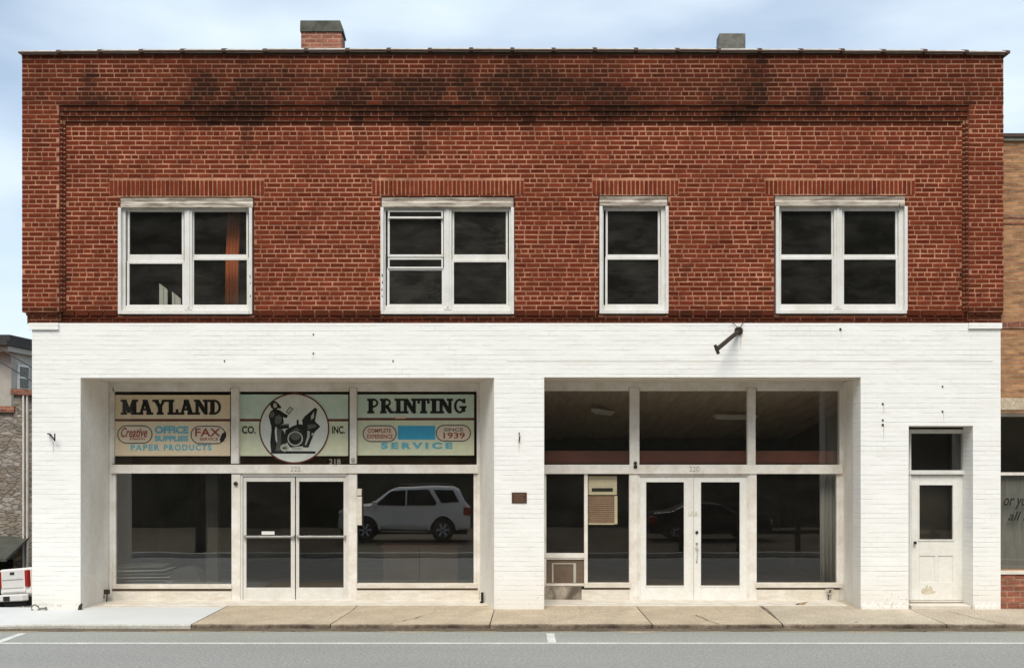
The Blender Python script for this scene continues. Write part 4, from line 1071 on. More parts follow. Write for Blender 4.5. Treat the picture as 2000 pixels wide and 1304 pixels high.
m.build('engraving', ['ink', 'ink_grey', 'ink_pale'], rd, label='black engraving of a printer in an apron at an old platen press')

# street numbers
n1 = text_mesh('218', 22, 654, 901, 10, Y + .034).build('street_number', 'text_grey'); tag(n1, 'small white stencilled number 218 over the left doors', 'number')
n2 = text_mesh('222', 20, 577, 915.5, 9, Y - .053).build('street_number', 'text_grey'); tag(n2, 'faint grey number on the bar above the metal doors', 'number')
n3 = text_mesh('220', 20, 1356, 915.5, 10, Y - .053).build('street_number', 'text_grey'); tag(n3, 'faint grey number on the bar above the white doors', 'number')
n4 = text_mesh('USA', 18, 1354, 1002, 9, Y - .0065).build('door_letters', 'stain'); tag(n4, 'faint brown letters on the white double doors', 'lettering')

# ================================================================== SMALL THINGS ON THE FRONT
# rusty sign arm
t = thing('sign_bracket', (fx(1446), .05, fz(646)), 'rusty iron sign arm sticking out over the right shopfront', 'bracket')
tip_y = -.75
tip = (fx(1400, tip_y), tip_y, fz(682, tip_y))
base = (fx(1445), .05, fz(645))
m = MB(); m.tube([base, tip], .036, 12); m.tube([(base[0], .06, base[2]), (base[0] - .02, .02, base[2] - .005)], .07, 12); m.build('arm', 'rust', t, smooth=False)
m = MB(); m.tube([(tip[0] - .03, tip[1], tip[2] + .075), (tip[0], tip[1], tip[2]), (tip[0] + .025, tip[1] - .01, tip[2] - .075)], [.024, .03, .028], 10); m.build('end_fitting', 'iron', t)
for px in (1431, 1453):
    m = MB(); m.tube([(fx(px), .03, fz(628)), (fx(1443), -.02, fz(643))], .006, 6); m.build('guy_wire', 'rust', t)
# plaque
t = thing('wall_plaque', (fx(1014), .04, fz(982)), 'small brown bronze plaque on the white pier between the shopfronts', 'plaque')
m = MB(); m.pbox(999.5, 1029, 961, 982, .034, .018); m.build('plate', 'bronze', t, bevel=.004)
m = MB()
for k in range(4): m.pbox(1004, 1025 - (k % 2) * 3, 965 + k * 4, 966.4 + k * 4, .0325, .002)
m.build('raised_border', 'bronze_light', t)
# wall hooks
m = MB(); yy = -.06
m.tube([(fx(94), .05, fz(847)), (fx(93, yy), yy, fz(846.5, yy)), (fx(99, yy), yy, fz(848, yy)), (fx(105, yy), yy, fz(857, yy)), (fx(107, yy), yy, fz(860, yy))], .012, 8)
m.tube([(fx(107, yy), yy, fz(846, yy)), (fx(107, yy), yy, fz(861, yy))], .012, 8); m.tube([(fx(97), .05, fz(850)), (fx(97, yy), yy, fz(848, yy))], .01, 6)
tag(m.build('wall_hook', 'iron'), 'bent black iron hook on the far left white pier', 'hook')
m = MB(); m.tube([(fx(1014), .05, fz(846)), (fx(1014), .0, fz(845)), (fx(1015), -.02, fz(853)), (fx(1014), .02, fz(861)), (fx(1014), .05, fz(861))], .011, 8)
tag(m.build('wall_hook', 'iron'), 'short upright black iron staple above the bronze plaque', 'hook')
# small bolt heads and holes
for (px, py, r, lab) in ((1726, 788, .018, 'small grey bolt high on the pier left of the single door'), (1726, 820, .016, 'upper of two close dark bolts left of the single door'), (1726, 829, .02, 'lower of two close dark bolts left of the single door'),
                    (1843, 754, .014, 'grey bolt well above the single door'), (1843, 803, .016, 'dark bolt just above the single door'), (611, 652, .013, 'tiny dark bolt high over the emblem sign'), (611, 689, .013, 'tiny bolt over the emblem sign, lower of two'),
                    (437, 704, .012, 'tiny bolt in the white wall over the MAYLAND sign'), (767, 704, .012, 'tiny bolt in the white wall over the PRINTING sign'), (1643, 642, .02, 'grey bolt below the rightmost upper window')):
    m = MB(); m.lathe([(r, 0), (r, -.012), (r * .5, -.02)], (fx(px), .05, fz(py)), 'y', 10)
    tag(m.build('wall_bolt', 'rust'), lab, 'bolt')
# doorbell-like boxes on the mullions
for (px, py, lab) in ((460, 944, 'round black bell push on the post left of the metal doors'), (1241, 911, 'black bell fitting on the bar left of the white doors'), (689, 897, 'grey round fitting on the post below the emblem sign')):
    m = MB(); yy = Y - .055
    m.lathe([(.035, .03), (.035, -.01), (.022, -.02)], (fx(px, yy), yy, fz(py, yy)), 'y', 14)
    if px == 1241: m.lathe([(.03, .03), (.03, -.008), (.02, -.016)], (fx(px, yy), yy, fz(py - 7, yy)), 'y', 14)
    tag(m.build('bell_push', 'iron' if px != 689 else 'text_grey'), lab, 'bell')
# intercom strip left of the SUV window
t = thing('wall_box', (fx(701, Y), Y - .05, fz(1025, Y)), 'narrow cream metal box on the post right of the metal doors', 'box')
m = MB(); m.pbox(697, 706.5, 969, 1025, Y - .075, .05); m.build('box_body', 'cream_light', t, bevel=.004)
m = MB(); m.pbox(697.5, 706, 954, 967, Y - .07, .045); m.build('box_top', 'cream_light', t, bevel=.004)
# card in the door
m = MB(); m.pbox(511, 536, 1037, 1043.5, Y + .026, .003); m2 = m.build('door_card', 'board_white'); tag(m2, 'small white card on the glass of the left metal door', 'card')
# cream wall heater with slatted grille behind the right shop window
yh = Y + .075
t = thing('window_vent', (fx(1177, yh), yh, fz(1024, yh)), 'cream vent cabinet with brown slatted grille behind the right shop window', 'vent')
m = MB(); m.pbox(1149, 1205, 929, 966, yh, .16); vb = m.build('cabinet', 'grille_cream', t, bevel=.006)
m = MB(); m.pbox(1156, 1197, 952.5, 959.5, yh - .004, .006); m.build('slot', 'black', vb)
m = MB(); m.pbox(1150, 1203, 934.5, 936, yh - .003, .005); m.pbox(1150, 1203, 948, 949.2, yh - .003, .005); m.build('crease', 'stain', vb)
m = MB()
for k in range(13):
    py = 970 + k * 4.1; z = fz(py, yh + .02); m.prism([(yh + .012, z), (yh + .03, z + .016), (yh + .034, z + .014), (yh + .016, z - .003)], 'x', fx(1150, yh), fx(1200, yh))
m.build('grille', 'slats', t)
m = MB(); m.pbox(1200, 1206, 968, 1023, yh, .06); m.pbox(1149, 1200, 1021, 1024, yh, .06); m.pbox(1149, 1200, 968, 1021, yh + .04, .02); m.build('grille_frame', 'grille_cream', t, bevel=.003)
# faucet under the right window, standpipe, box at left jamb, foot fitting
def sp(px, py, y): return (fx(px, y), y, fz(py, y))
t = thing('outdoor_tap', sp(1619, 1172, Y - .1), 'grey wall tap on the riser under the right display window', 'tap')
m = MB(); yy = Y - .09; m.tube([sp(1622, 1152, Y - .03), sp(1622, 1152, yy), sp(1618, 1160, yy), sp(1618, 1172, yy)], .014, 8); m.build('pipe', 'rust', t)
m = MB(); m.tube([sp(1612, 1150, yy - .01), sp(1628, 1150, yy - .01)], .012, 8); m.tube([sp(1616, 1158, yy), sp(1624, 1160, yy)], .022, 8); m.build('valve', 'text_grey', t)
t = thing('pipe_stub', sp(943, 1176, .7), 'short black pipe stub at the foot of the middle pier recess', 'pipe')
m = MB(); m.tube([sp(942, 1176, .75), sp(942, 1156, .75)], .026, 10); m.tube([sp(938, 1176, .75), sp(944, 1172, .75)], .02, 8); m.build('stub', 'iron', t)
t = thing('meter_box', sp(207, 1178, 1.05), 'rusty little gas cock in the left corner of the left shopfront', 'meter')
m = MB(); m.box(*[v for v in (sp(199, 0, 1.0)[0], sp(212, 0, 1.0)[0])], 1.0, 1.08, fz(1160, 1.0), fz(1151, 1.0)); m.build('housing', 'rust', t, bevel=.01)
m = MB(); m.tube([sp(201, 1158, 1.0), sp(201, 1164, 1.0), sp(204, 1166, 1.0)], .02, 8); m.tube([sp(209, 1160, 1.02), sp(208, 1175, 1.02)], .012, 8); m.tube([sp(196, 1176, 1.0), sp(214, 1176, 1.0)], .012, 8); m.build('pipework', 'rust', t)
m = MB(); yy = -.06; m.tube([sp(62, 1192, yy), sp(62, 1183, yy), sp(68, 1180, yy), sp(75, 1184, yy), sp(76, 1190, yy), sp(69, 1194, yy), sp(63, 1190, yy)], .014, 8)
m.tube([sp(76, 1188, yy), sp(90, 1187, yy)], .016, 8); m.tube([sp(88, 1185, yy), sp(91, 1190, yy)], .024, 8)
tag(m.build('pipe_fitting', 'concrete_grey'), 'grey pipe ring and valve at the foot of the left corner', 'pipe')
m = MB(); m.tube([sp(156, 1190, -.02), sp(157, 1183, 0), sp(160, 1178, .02)], [.035, .03, .015], 7)
tag(m.build('broken_pipe', 'rust'), 'rusted pipe end beside the left recess corner', 'pipe')
# dry leaf
m = MB(); cx, cy_ = fx(1570, .3), .5
m.add([(cx - .10, cy_, .03), (cx - .03, cy_ - .05, .055), (cx + .05, cy_ - .03, .03), (cx + .12, cy_ - .02, .07), (cx + .03, cy_ + .04, .05), (cx - .04, cy_ + .05, .02)], [(0, 1, 4, 5), (1, 2, 3, 4)])
lf = m.build('fallen_leaf', 'leafy'); so = lf.modifiers.new('t', 'SOLIDIFY'); so.thickness = .006
tag(lf, 'curled brown dry leaf on the step of the right shopfront', 'leaf')

# ================================================================== THINGS INSIDE
t = thing('counter_cabinet', (fx(815, 3.2), 3.2, 0), 'brown wooden counter cabinet inside the left shop', 'cabinet')
m = MB(); m.box(fx(748, 3.2), fx(895, 3.2), 3.2, 3.9, -.02, .80); m.build('carcass', 'brown_board', t, bevel=.01)
m = MB(); m.box(fx(744, 3.2), fx(900, 3.2), 3.15, 3.95, .801, .84); m.build('worktop', 'red_board', t, bevel=.006)
m = MB(); m.box(fx(819, 3.2) - .006, fx(819, 3.2) + .006, 3.192, 3.2, 0, .78); m.build('door_gap', 'black', t)
t = thing('folded_sheets', (fx(300, 1.8), 1.8, -.02), 'heap of grey folded sheets inside the left display window', 'sheets')
for k in range(9):
    m = MB(); z = .02 + k * .062; w = 1.30 - k * .05; xx = fx(222, 1.8)
    m.prism([(xx, z), (xx + w, z + .004 * k), (xx + w - .02, z + .03), (xx, z + .036)], 'y', 1.72 + .012 * (k % 3), 2.5); m.build('sheet', 'pale_sheet' if k % 2 else 'sheet', t, bevel=.010)
t = thing('covered_bundle', (fx(372, 2.0), 2.0, -.02), 'dark rounded bundle beside the folded sheets in the left display window', 'bundle')
m = MB(); n_ = 14; m.prism([(fx(372, 2.0) + .36 * math.cos(math.pi * k / n_), .04 + .52 * math.sin(math.pi * k / n_)) for k in range(n_ + 1)], 'y', 1.60, 2.1); m.build('cover', 'dark_room', t, bevel=.04)
t = thing('dark_post', (fx(410, 1.9), 1.9, 0), 'dark square post inside the left shop behind its display window', 'post')
m = MB(); m.box(fx(402, 1.9), fx(425, 1.9), 1.9, 2.1, -.02, 3.8); m.build('shaft', 'dark_room', t)
m = MB(); m.box(fx(398, 1.9), fx(429, 1.9), 1.87, 2.13, -.02, .25); m.build('plinth', 'dark_room', t)
# curtain at the right edge of the right window
m = MB(); pts = []
N = 24
for i in range(N + 1):
    u = i / N; pts.append((fx(1603, 1.5) + (fx(1640, 1.5) - fx(1603, 1.5)) * u, 1.52 + .022 * math.sin(u * 30)))
vs = [(p[0], p[1], .1) for p in pts] + [(p[0], p[1], 2.3) for p in pts]
m.add(vs, [(i, i + 1, N + 2 + i, N + 1 + i) for i in range(N)])
cu = m.build('curtain', 'sheet', smooth=True); cu.modifiers.new('t', 'SOLIDIFY').thickness = .006
tag(cu, 'grey cloth curtain at the far right of the right display window', 'curtain')
# unlit ceiling lamps
for (px, py, yy, rz, lab) in ((1178, 822, 3.4, 65, 'unlit strip lamp seen through the leftmost right-shop transom'), (1437, 826, 4.0, 20, 'unlit strip lamp seen through the middle right-shop transom')):
    zl = 3.86 - (yy - 1.42) * .1235 - .16
    t = thing('strip_lamp', (fx(px, yy), yy, zl), lab, 'ceiling lamp')
    m = MB(); m.box(fx(px, yy) - .5, fx(px, yy) + .5, yy - .07, yy + .07, zl + .04, zl + .10); h = m.build('housing', 'board_white', t, bevel=.01)
    m = MB(); m.tube([(fx(px, yy) - .48, yy, zl + .02), (fx(px, yy) + .48, yy, zl + .02)], .022, 8); m.build('tube', 'board_white', t)
    t.rotation_euler = (0, 0, R(rz))
# orange drape and white boards upstairs
m = MB(); N = 20; xa_, xb_ = fx(440, .6), fx(466, .6)
vs = []
for z_, sh in ((fz(600, .6), 0), (fz(500, .6), .01), (fz(405, .6), .05)):
    for i in range(N + 1): u = i / N; vs.append((xa_ + (xb_ - xa_) * u + sh, .6 + .014 * math.sin(u * 26), z_))
m.add(vs, [(r * (N + 1) + i, r * (N + 1) + i + 1, (r + 1) * (N + 1) + i + 1, (r + 1) * (N + 1) + i) for r in range(2) for i in range(N)])
dr_ = m.build('drape', 'orange', smooth=True); dr_.modifiers.new('t', 'SOLIDIFY').thickness = .006
tag(dr_, 'long orange drape hanging behind the right half of the leftmost upper window', 'drape')
yw = .37
for (a, b, za, zb2, lab) in ((311, 319, 553, 559, 'tallest white board leaning inside the leftmost upper window'), (320, 327, 559, 566, 'second tallest white board inside the leftmost upper window'),
                            (336, 341, 569, 574, 'narrow white board inside the leftmost upper window'), (342, 353, 574, 583, 'shortest widest board inside the leftmost upper window')):
    m = MB(); m.prism([(fx(a, yw), fz(600, yw)), (fx(b, yw), fz(600, yw)), (fx(b, yw), fz(zb2, yw)), (fx(a, yw), fz(za, yw))], 'y', yw, yw + .02)
    tag(m.build('white_board', 'board_white'), lab, 'board', 'white boards leaning inside the upper window')

# ================================================================== NEIGHBOUR ON THE RIGHT
yn = .12
Nb = thing('tan_brick_shop', (fx(1960) + 3.5, yn, 0), 'lower tan brick shop building adjoining on the right', 'building')
x0, x1 = XRW + .004, 16.5
m = MB(); win = (XRW + .003, 15.5, fz(1113, yn), fz(806, yn))
holed_wall(m, x0, x1, -.06, fz(276, yn), yn, yn + .35, [win]); m.build('wall', 'tan_brick', Nb)
m = MB(); m.box(XR + .002, x1, .35 + yn, 10, 4, 7.6); m.box(x1 - .3, x1, yn + .351, 10, -.1, 7.6); m.build('side_wall', 'tan_brick', Nb)
m = MB(); m.box(XR + .01, x1 + .05, yn - .05, yn + .4, fz(275.5, yn), fz(270.5, yn)); m.build('coping', 'fascia', Nb)
m = MB(); m.box(XR + .01, x1 + .06, yn - .09, yn + .42, fz(270, yn), fz(263.5, yn)); m.build('coping_cap', 'coping_lip', Nb)
m = MB(); m.box(XRW + .01, x1, yn - .02, yn - .001, fz(641, yn), fz(628, yn)); m.box(XR + .01, x1, yn - .012, yn - .001, fz(426, yn), fz(421, yn)); m.box(XR + .01, x1, yn - .012, yn - .001, fz(438, yn), fz(435, yn)); m.build('band_course', 'coping_brick', Nb)
m = MB(); m.box(XRW + .01, 15.6, yn - .015, yn + .1, fz(800, yn), fz(777, yn)); m.build('lintel', 'walk', Nb)
m = MB(); m.box(XRW + .01, x1, yn - .02, yn - .001, -.03, fz(1122, yn)); m.build('plinth', 'coping_brick', Nb)
m = MB(); yf = yn + .12
m.box(XRW + .006, 15.5, yf, yf + .06, fz(813, yf), fz(803, yf)); m.box(XRW + .006, 15.5, yf, yf + .06, fz(928, yf), fz(922, yf)); m.box(XRW + .006, 15.5, yn - .05, yf + .06, fz(1119, yf), fz(1112, yf))
for x in (10.9, 13.2): m.box(x, x + .06, yf - .002, yf + .058, fz(1112, yf) + .001, fz(813, yf) - .001)
wf = m.build('window_frame', 'cream', Nb, bevel=.004)
m = MB(); m.box(XRW + .01, 15.49, yf + .02, yf + .026, fz(1113, yf), fz(812, yf)); m.build('pane', 'glass', wf)
m = MB(); m.box(XRW + .31, x1 - .3, 2.6, 2.7, -.1, 4.2); m.box(XRW + .31, x1 - .3, .6, 2.6, 4.1, 4.2); m.box(XRW + .31, x1 - .3, .5, 2.6, -.2, -.1); m.build('inner_wall', 'stucco', Nb)
m = MB(); m.box(XRW + .02, 15.4, yf + .10, yf + .12, fz(1113, yf), fz(930, yf)); m.build('window_blind', 'sheet', Nb)
lt = text_mesh('or yo', 46, 1983, 983, 22, yf + .012, shear=.35, bold=.012); lt.build('lettering', 'ink', Nb)
lt = text_mesh('all n', 42, 1990, 1007, 18, yf + .012, shear=.35, bold=.012); lt.build('lettering', 'ink', Nb)
m = MB(); m.box(XRW + .002, 18, .03, .13, -.3, .0); m.build('footing', 'walk_grey', Nb)

# ================================================================== BUILDINGS BEHIND ON THE LEFT
yq = 16.0
S = thing('stone_building', (-18, yq, -2.4), 'rubble stone building with brick coping and dark green awning, left of the white corner', 'building')
xs_ = fx(28, yq); xe = fx(95, yq)
m = MB(); m.box(-30, xs_, yq, yq + 6, -3.3, fz(800, yq)); m.box(xs_ + .001, xe, yq - .05, yq + 6, -3.3, fz(770, yq)); m.build('wall', 'stone', S)
m = MB(); m.box(fx(49.5, yq), fx(51.8, yq), yq - .20, yq - .051, -3.3, fz(772, yq)); m.box(fx(56.5, yq), fx(58.5, yq), yq - .18, yq - .051, -3.3, fz(772, yq)); m.build('downpipe', 'cream', S)
m = MB(); m.box(-30, xs_ + .05, yq - .12, yq + 6.1, fz(805, yq), fz(793, yq)); m.box(fx(25, yq), fx(49, yq), yq - .16, yq + 6.1, fz(771, yq), fz(759.5, yq)); m.box(fx(49.5, yq), xe, yq - .22, yq + 6.1, fz(772, yq), fz(762, yq)); m.build('coping', 'coping_brick', S)
m = MB(); m.prism([(yq - 1.6, fz(1096, yq - 1.6)), (yq - 1.6, fz(1090, yq - 1.6)), (yq, fz(1046, yq)), (yq, fz(1050, yq))], 'x', -24, fx(30, yq - 1)); m.build('awning', 'awning', S)
m = MB(); m.box(-24, fx(25, yq), yq - .04, yq - .002, -3.3, fz(1092, yq)); m.build('doorway', 'black', S)
yg = 24.0
H = thing('grey_house', (-20, yg, -2), 'grey stucco house with angled corner behind the stone building', 'house')
plan = [(-34, yg), (fx(22, yg), yg), (fx(78, yg + 2.2), yg + 2.2), (fx(78, yg + 2.2), yg + 9), (-34, yg + 9)]
m = MB(); m.prism(plan, 'z', -3.2, fz(688, yg)); m.build('wall', 'stucco', H)
def off(pl, d):
    return [(-34, pl[0][1] - d), (pl[1][0] + d * .25, pl[1][1] - d), (pl[2][0] + d * .3, pl[2][1] - d), (pl[3][0] + d, pl[3][1] + d), (-34, pl[4][1] + d)]
m = MB(); m.prism(off(plan, .55), 'z', fz(688, yg), fz(678, yg)); m.build('fascia', 'fascia', H)
m = MB(); m.prism(off(plan, .8), 'z', fz(677.5, yg), fz(668, yg)); m.prism(off(plan, .3), 'z', fz(668, yg), fz(655, yg)); m.build('roof', 'roof_dark', H)
d = (Vector(plan[2]) - Vector(plan[1])).normalized(); nn = Vector((d.y, -d.x))
p0 = Vector(plan[1]) + d * .42; p1 = Vector(plan[1]) + d * 1.25
def wall_box(m, a, b, t0, t1, z0, z1):
    P = [a + nn * t0, b + nn * t0, b + nn * t1, a + nn * t1]; m.prism([(p.x, p.y) for p in P], 'z', z0, z1)
m = MB(); wall_box(m, p0, p1, .002, .06, fz(762, yg), fz(709, yg)); wd = m.build('window', 'paint_white', H)
m = MB(); wall_box(m, p0 + d * .12, p1 - d * .06, .06, .075, fz(732, yg), fz(713, yg)); wall_box(m, p0 + d * .12, p1 - d * .06, .06, .075, fz(755, yg), fz(736, yg)); m.build('pane', 'concrete_grey', wd)
# cables and their pole
for (a, b, lab) in (((0, 706), (60, 742), 'lower black cable slanting down behind the left corner'), ((20, 692), (60, 716), 'upper black cable slanting down behind the left corner')):
    yk = 8.0; A = Vector(sp(a[0], a[1], yk)); Bq = Vector(sp(b[0], b[1], yk)); dd = (Bq - A) / (Bq.x - A.x)
    P0 = A + dd * (-22 - A.x); P1 = A + dd * (XLW - A.x)
    if lab.startswith('upper'): P0 = A + dd * (-22 - A.x)
    m = MB(); m.tube([P0 + (P1 - P0) * (k / 8) for k in range(9)], .016, 6)
    tag(m.build('cable', 'cable'), lab, 'cable')
t = thing('utility_pole', (-22, 8.0, -1.2), 'tall wooden utility pole holding the cables, outside the left edge', 'pole')
m = MB(); m.tube([(-22, 8, -1.3), (-22, 8, 12)], [.17, .12], 12); m.build('pole', 'wood_pole', t)
m = MB(); m.box(-22.9, -21.1, 7.93, 8.05, 10.6, 10.75); m.build('cross_arm', 'wood_pole', t)

# ================================================================== VEHICLES
def interp(prof, x):
    for (a, za), (b, zb) in zip(prof, prof[1:]):
        if min(a, b) <= x <= max(a, b): return za + (zb - za) * ((x - a) / (b - a) if b != a else 0)
    return prof[-1][1] if x < prof[-1][0] else prof[0][1]
def car(name, label, cat, paint, top, belt, roof_w, Lf, Lr, wheels, wr, windows, hw=.94, base_z=.42, suv=True):
    """body lofted from cross-sections along x (front = +x); parts in local coordinates"""
    t = thing(name, (0, 0, 0), label, cat)
    def half(z, zt):
        if z < .55: return hw * (.93 + .07 * (z - .2) / .35)
        if z < belt: return hw
        return hw - (hw - roof_w) * min(1, (z - belt) / .75) ** 1.15
    st = []; x = Lr
    while x <= Lf + 1e-6: st.append(x); x += .06
    ts = [0, .15, .3, .45, .6, .7, .78, .86, .93, .98, 1]
    m = MB(); rings = []
    for x in st:
        zt = interp(top, x); zb = base_z
        for wx in wheels:
            q = (wr + .09) ** 2 - (x - wx) ** 2
            if q > 0: zb = max(zb, wr + math.sqrt(q))
        zb = min(zb, zt - .12)
        e = min(1, min(Lf - x, x - Lr) / .35); taper = .86 + .14 * math.sqrt(max(0, e))
        ring = []
        for u in ts:
            z = zb + (zt - zb) * u; w = half(z, zt) * taper
            if u > .9: w *= (1 - ((u - .9) / .1) ** 2 * .10)
            ring.append((w, z))
        rings.append([(x, -w, z) for w, z in ring] + [(x, w, z) for w, z in ring[::-1]])
    n = len(rings[0]); vs = [p for r in rings for p in r]; fs = []
    for i in range(len(rings) - 1):
        for k in range(n): fs.append((i * n + k, i * n + (k + 1) % n, (i + 1) * n + (k + 1) % n, (i + 1) * n + k))
    fs += [tuple(range(n)), tuple((len(rings) - 1) * n + k for k in range(n))[::-1]]
    m.add(vs, fs); m.build('body', paint, t, smooth=True)
    for s in (-1, 1):
        for poly in windows:
            k = MB(); k.add([(px, s * (half(pz, 0) + .028), pz) for px, pz in poly] + [(px, s * (half(pz, 0) - .03), pz) for px, pz in poly],
                            [tuple(range(len(poly))), tuple(range(len(poly), 2 * len(poly)))[::-1]] + [(i, (i + 1) % len(poly), len(poly) + (i + 1) % len(poly), len(poly) + i) for i in range(len(poly))])
            k.build('side_window', 'car_glass', t)
        if suv:
            for wx in wheels:
                k = MB(); k.tube([(wx + (wr + .10) * math.cos(R(a)), s * (hw + .005), wr + (wr + .10) * math.sin(R(a))) for a in range(0, 181, 12)], .035, 6); k.build('wheel_arch', paint, t)
        for wx in wheels:
            k = MB(); k.lathe([(wr * .62, -.11), (wr * .9, -.125), (wr, -.09), (wr, .09), (wr * .9, .125), (wr * .62, .11)], (wx, s * (hw - .12), wr), 'y', 28)
            w = k.build('wheel', 'tyre', t)
            k = MB(); k.lathe([(wr * .62, .03 * s), (wr * .60, .115 * s), (wr * .54, .10 * s)], (wx, s * (hw - .12), wr), 'y', 24)
            for a in range(6):
                an = a * math.pi / 3; c_, s_ = math.cos(an), math.sin(an)
                k.tube([(wx + .04 * c_, s * (hw - .12 + .118), wr + .04 * s_), (wx + wr * .56 * c_, s * (hw - .12 + .112), wr + wr * .56 * s_)], [.035, .05], 6)
            k.build('rim', 'rim', w)
        k = MB(); k.box(.95 if suv else .7, 1.12 if suv else .86, s * (hw + .02) - .0, s * (hw + .02) + .18 * s if s > 0 else s * (hw + .02), belt, belt + .18) if s > 0 else k.box(.95 if suv else .7, 1.12 if suv else .86, -(hw + .20), -(hw + .02), belt, belt + .18)
        k.build('mirror', paint, t, bevel=.03)
        k = MB(); k.box(Lr + .0, Lr + .28, s * hw * .78 if s > 0 else -hw * .985, s * hw * .985 if s > 0 else -hw * .78, belt - .28, belt - .02); k.build('tail_light', 'lamp_red', t, bevel=.03)
        k = MB(); k.box(Lf - .32, Lf - .02, s * hw * .62 if s > 0 else -hw * .93, s * hw * .93 if s > 0 else -hw * .62, belt - .33, belt - .16); k.build('headlight', 'chrome', t, bevel=.03)
        for hx_ in (.15, -.75):
            k = MB(); k.box(hx_, hx_ + .2, s * (hw + .002) if s > 0 else -(hw + .03), s * (hw + .03) if s > 0 else -(hw + .002), belt - .12, belt - .09); k.build('door_handle', paint, t)
        if suv:
            k = MB(); k.box(wheels[1] + .55, wheels[0] - .55, s * (hw - .06) if s > 0 else -(hw + .04), s * (hw + .04) if s > 0 else -(hw - .06), .33, .37); k.build('running_board', 'chrome', t, bevel=.01)
            k = MB(); k.tube([(.3, s * (roof_w - .06), 1.80), (.2, s * (roof_w - .06), 1.87), (-1.6, s * (roof_w - .06), 1.88), (-1.75, s * (roof_w - .06), 1.82)], .018, 8); k.build('roof_rail', 'plastic', t)
    k = MB(); k.box(Lr + .1, Lf - .1, -hw * .75, hw * .75, .25, .55); k.build('underbody', 'plastic', t)
    return t
suv_top = [(2.42, .72), (2.40, 1.02), (2.22, 1.13), (1.20, 1.23), (.52, 1.70), (.25, 1.78), (-1.0, 1.82), (-1.75, 1.80), (-1.98, 1.70), (-2.24, 1.24), (-2.38, 1.12), (-2.4, .60)][::-1]
suv_win = [[(1.02, 1.24), (.48, 1.66), (-.02, 1.72), (-.02, 1.22)], [(-.08, 1.22), (-.08, 1.72), (-.85, 1.72), (-1.15, 1.30), (-1.10, 1.22)], [(-1.32, 1.30), (-1.05, 1.72), (-1.75, 1.70), (-1.98, 1.32)]]
v = car('parked_suv', 'white off-road car parked across the street, seen mirrored in the shop window', 'car', 'car_white', suv_top, 1.17, .70, 2.42, -2.4, (1.40, -1.39), .40, suv_win)
v.location = (-3.95, -18.9, -.44); v.rotation_euler = (0, 0, R(180 - 3)); v.scale = (1.0, 1.0, 1.12)
sed_top = [(2.3, .55), (2.2, .82), (1.1, .98), (.35, 1.38), (-.7, 1.44), (-1.5, 1.10), (-2.15, 1.05), (-2.3, .7)][::-1]
sed_win = [[(.9, 1.0), (.34, 1.32), (-.15, 1.36), (-.15, 1.0)], [(-.2, 1.0), (-.2, 1.36), (-.7, 1.36), (-1.2, 1.04)]]
v = car('parked_sedan', 'dark sedan parked across the street opposite the white doors', 'car', 'car_dark', sed_top, .95, .62, 2.3, -2.3, (1.35, -1.35), .33, sed_win, hw=.88, base_z=.28, suv=False)
v.location = (7.4, -19.6, -.44); v.rotation_euler = (0, 0, R(0))

# pickup behind the left corner
P = thing('pickup_truck', (0, 0, 0), 'white pickup truck parked behind the white corner, tailgate and red lamp showing', 'truck')
hw = .93
m = MB()
prof = [(0, .62), (0, 1.28), (1.75, 1.30), (1.85, 1.32), (2.15, 1.88), (3.2, 1.92), (3.95, 1.32), (5.4, 1.22), (5.55, .75), (5.5, .45), (4.95, .45), (4.85, .72), (4.55, .86), (4.2, .72), (4.1, .45), (1.75, .45), (1.65, .75), (1.25, .92), (.85, .75), (.75, .50), (.1, .5)]
m.prism([(-a, z) for a, z in prof], 'y', -hw, hw); m.build('body', 'car_white', P, bevel=.05)
m = MB(); m.box(.0, .045, -.72, .72, .66, 1.25); tg = m.build('tailgate', 'car_white', P, bevel=.02)
m = MB(); m.box(.04, .052, -.66, .66, .98, 1.0); m.box(.04, .052, -.66, .66, .76, .775); m.build('crease', 'text_grey', tg)
m = MB(); m.box(.04, .06, -.13, .13, 1.12, 1.19); m.build('tailgate_handle', 'plastic', tg, bevel=.01)
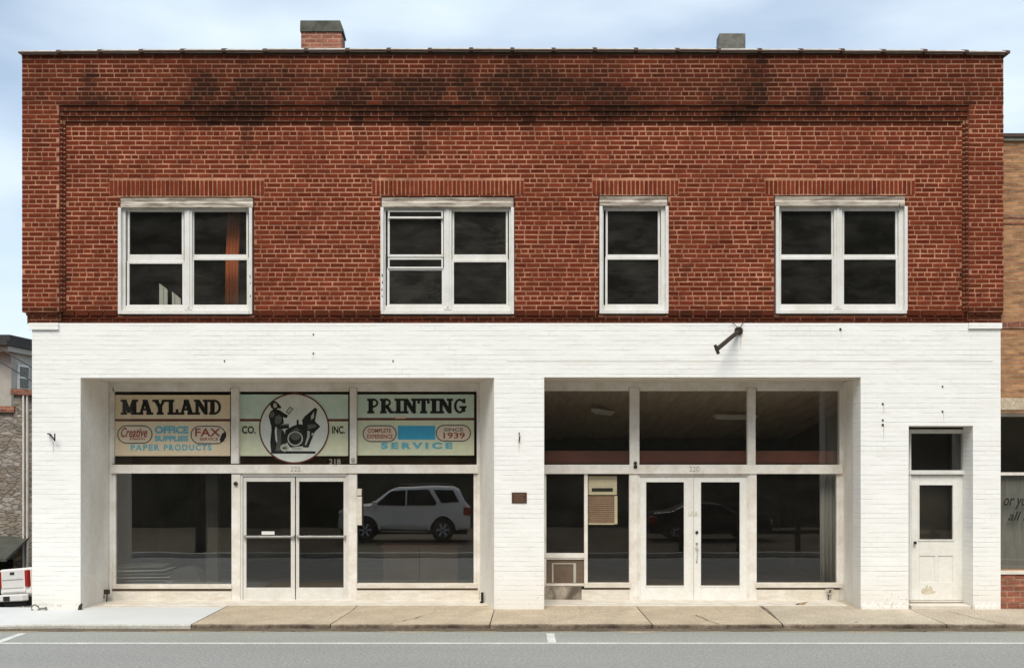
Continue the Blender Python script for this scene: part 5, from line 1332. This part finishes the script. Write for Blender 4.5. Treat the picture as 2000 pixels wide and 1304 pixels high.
for s in (-1, 1):
    m = MB(); a, b = sorted((s * .745, s * .925)); m.box(-.05, .05, a, b, .78, 1.22); tl = m.build('tail_light', 'lamp_red', P, bevel=.02)
    for wx in (-1.25, -4.5):
        k = MB(); k.lathe([(.24, -.12), (.35, -.13), (.39, -.09), (.39, .09), (.35, .13), (.24, .12)], (wx, s * .80, .39), 'y', 24); w = k.build('wheel', 'tyre', P)
        k = MB(); k.lathe([(.24, .05 * s), (.22, .12 * s), (.05, .09 * s)], (wx, s * .80, .39), 'y', 20); k.build('rim', 'rim', w)
    k = MB(); k.prism([(-3.1, 1.40), (-2.35, 1.40), (-2.35, 1.80), (-3.0, 1.80)], 'y', *sorted((s * (hw - .01), s * (hw + .012)))); k.build('side_window', 'car_glass', P)
m = MB(); m.box(.02, .22, -.9, .9, .42, .60); bp = m.build('rear_bumper', 'car_white', P, bevel=.03)
m = MB(); m.box(.222, .228, -.2, .2, .44, .56); m.build('number_plate_recess', 'plastic', bp)
m = MB(); m.box(-2.165, -2.13, -.7, .7, 1.42, 1.80); m.build('rear_window', 'car_glass', P)
m = MB(); m.box(-5.3, .0, -.7, .7, .28, .5); m.build('underbody', 'plastic', P)
P.location = (fx(31, 10.2), 10.2, -1.62)
P.rotation_euler = (R(6), 0, R(-132))

# ================================================================== ACROSS THE STREET (mirrored in the panes)
t = thing('rail_fence', (9, -14.0, -.4), 'low dark post-and-rail fence across the street', 'fence')
for k in range(5):
    x = 5.5 + k * 1.9; m = MB(); m.box(x - .07, x + .07, -14.07, -13.93, -.5, .85); m.build('post', 'wood_pole', t)
for z in (.15, .65):
    m = MB(); m.box(5.3, 13.3, -13.925, -13.88, z, z + .12); m.build('rail', 'wood_pole', t)
t = thing('utility_pole', (-9.6, -12.2, -.45), 'dark wooden utility pole across the street on the left', 'pole')
m = MB(); m.tube([(-9.6, -12.2, -.5), (-9.6, -12.2, 10)], [.18, .13], 12); m.build('pole', 'wood_pole', t)
m = MB(); m.box(-10.6, -8.6, -12.26, -12.14, 8.8, 8.95); m.build('cross_arm', 'wood_pole', t)
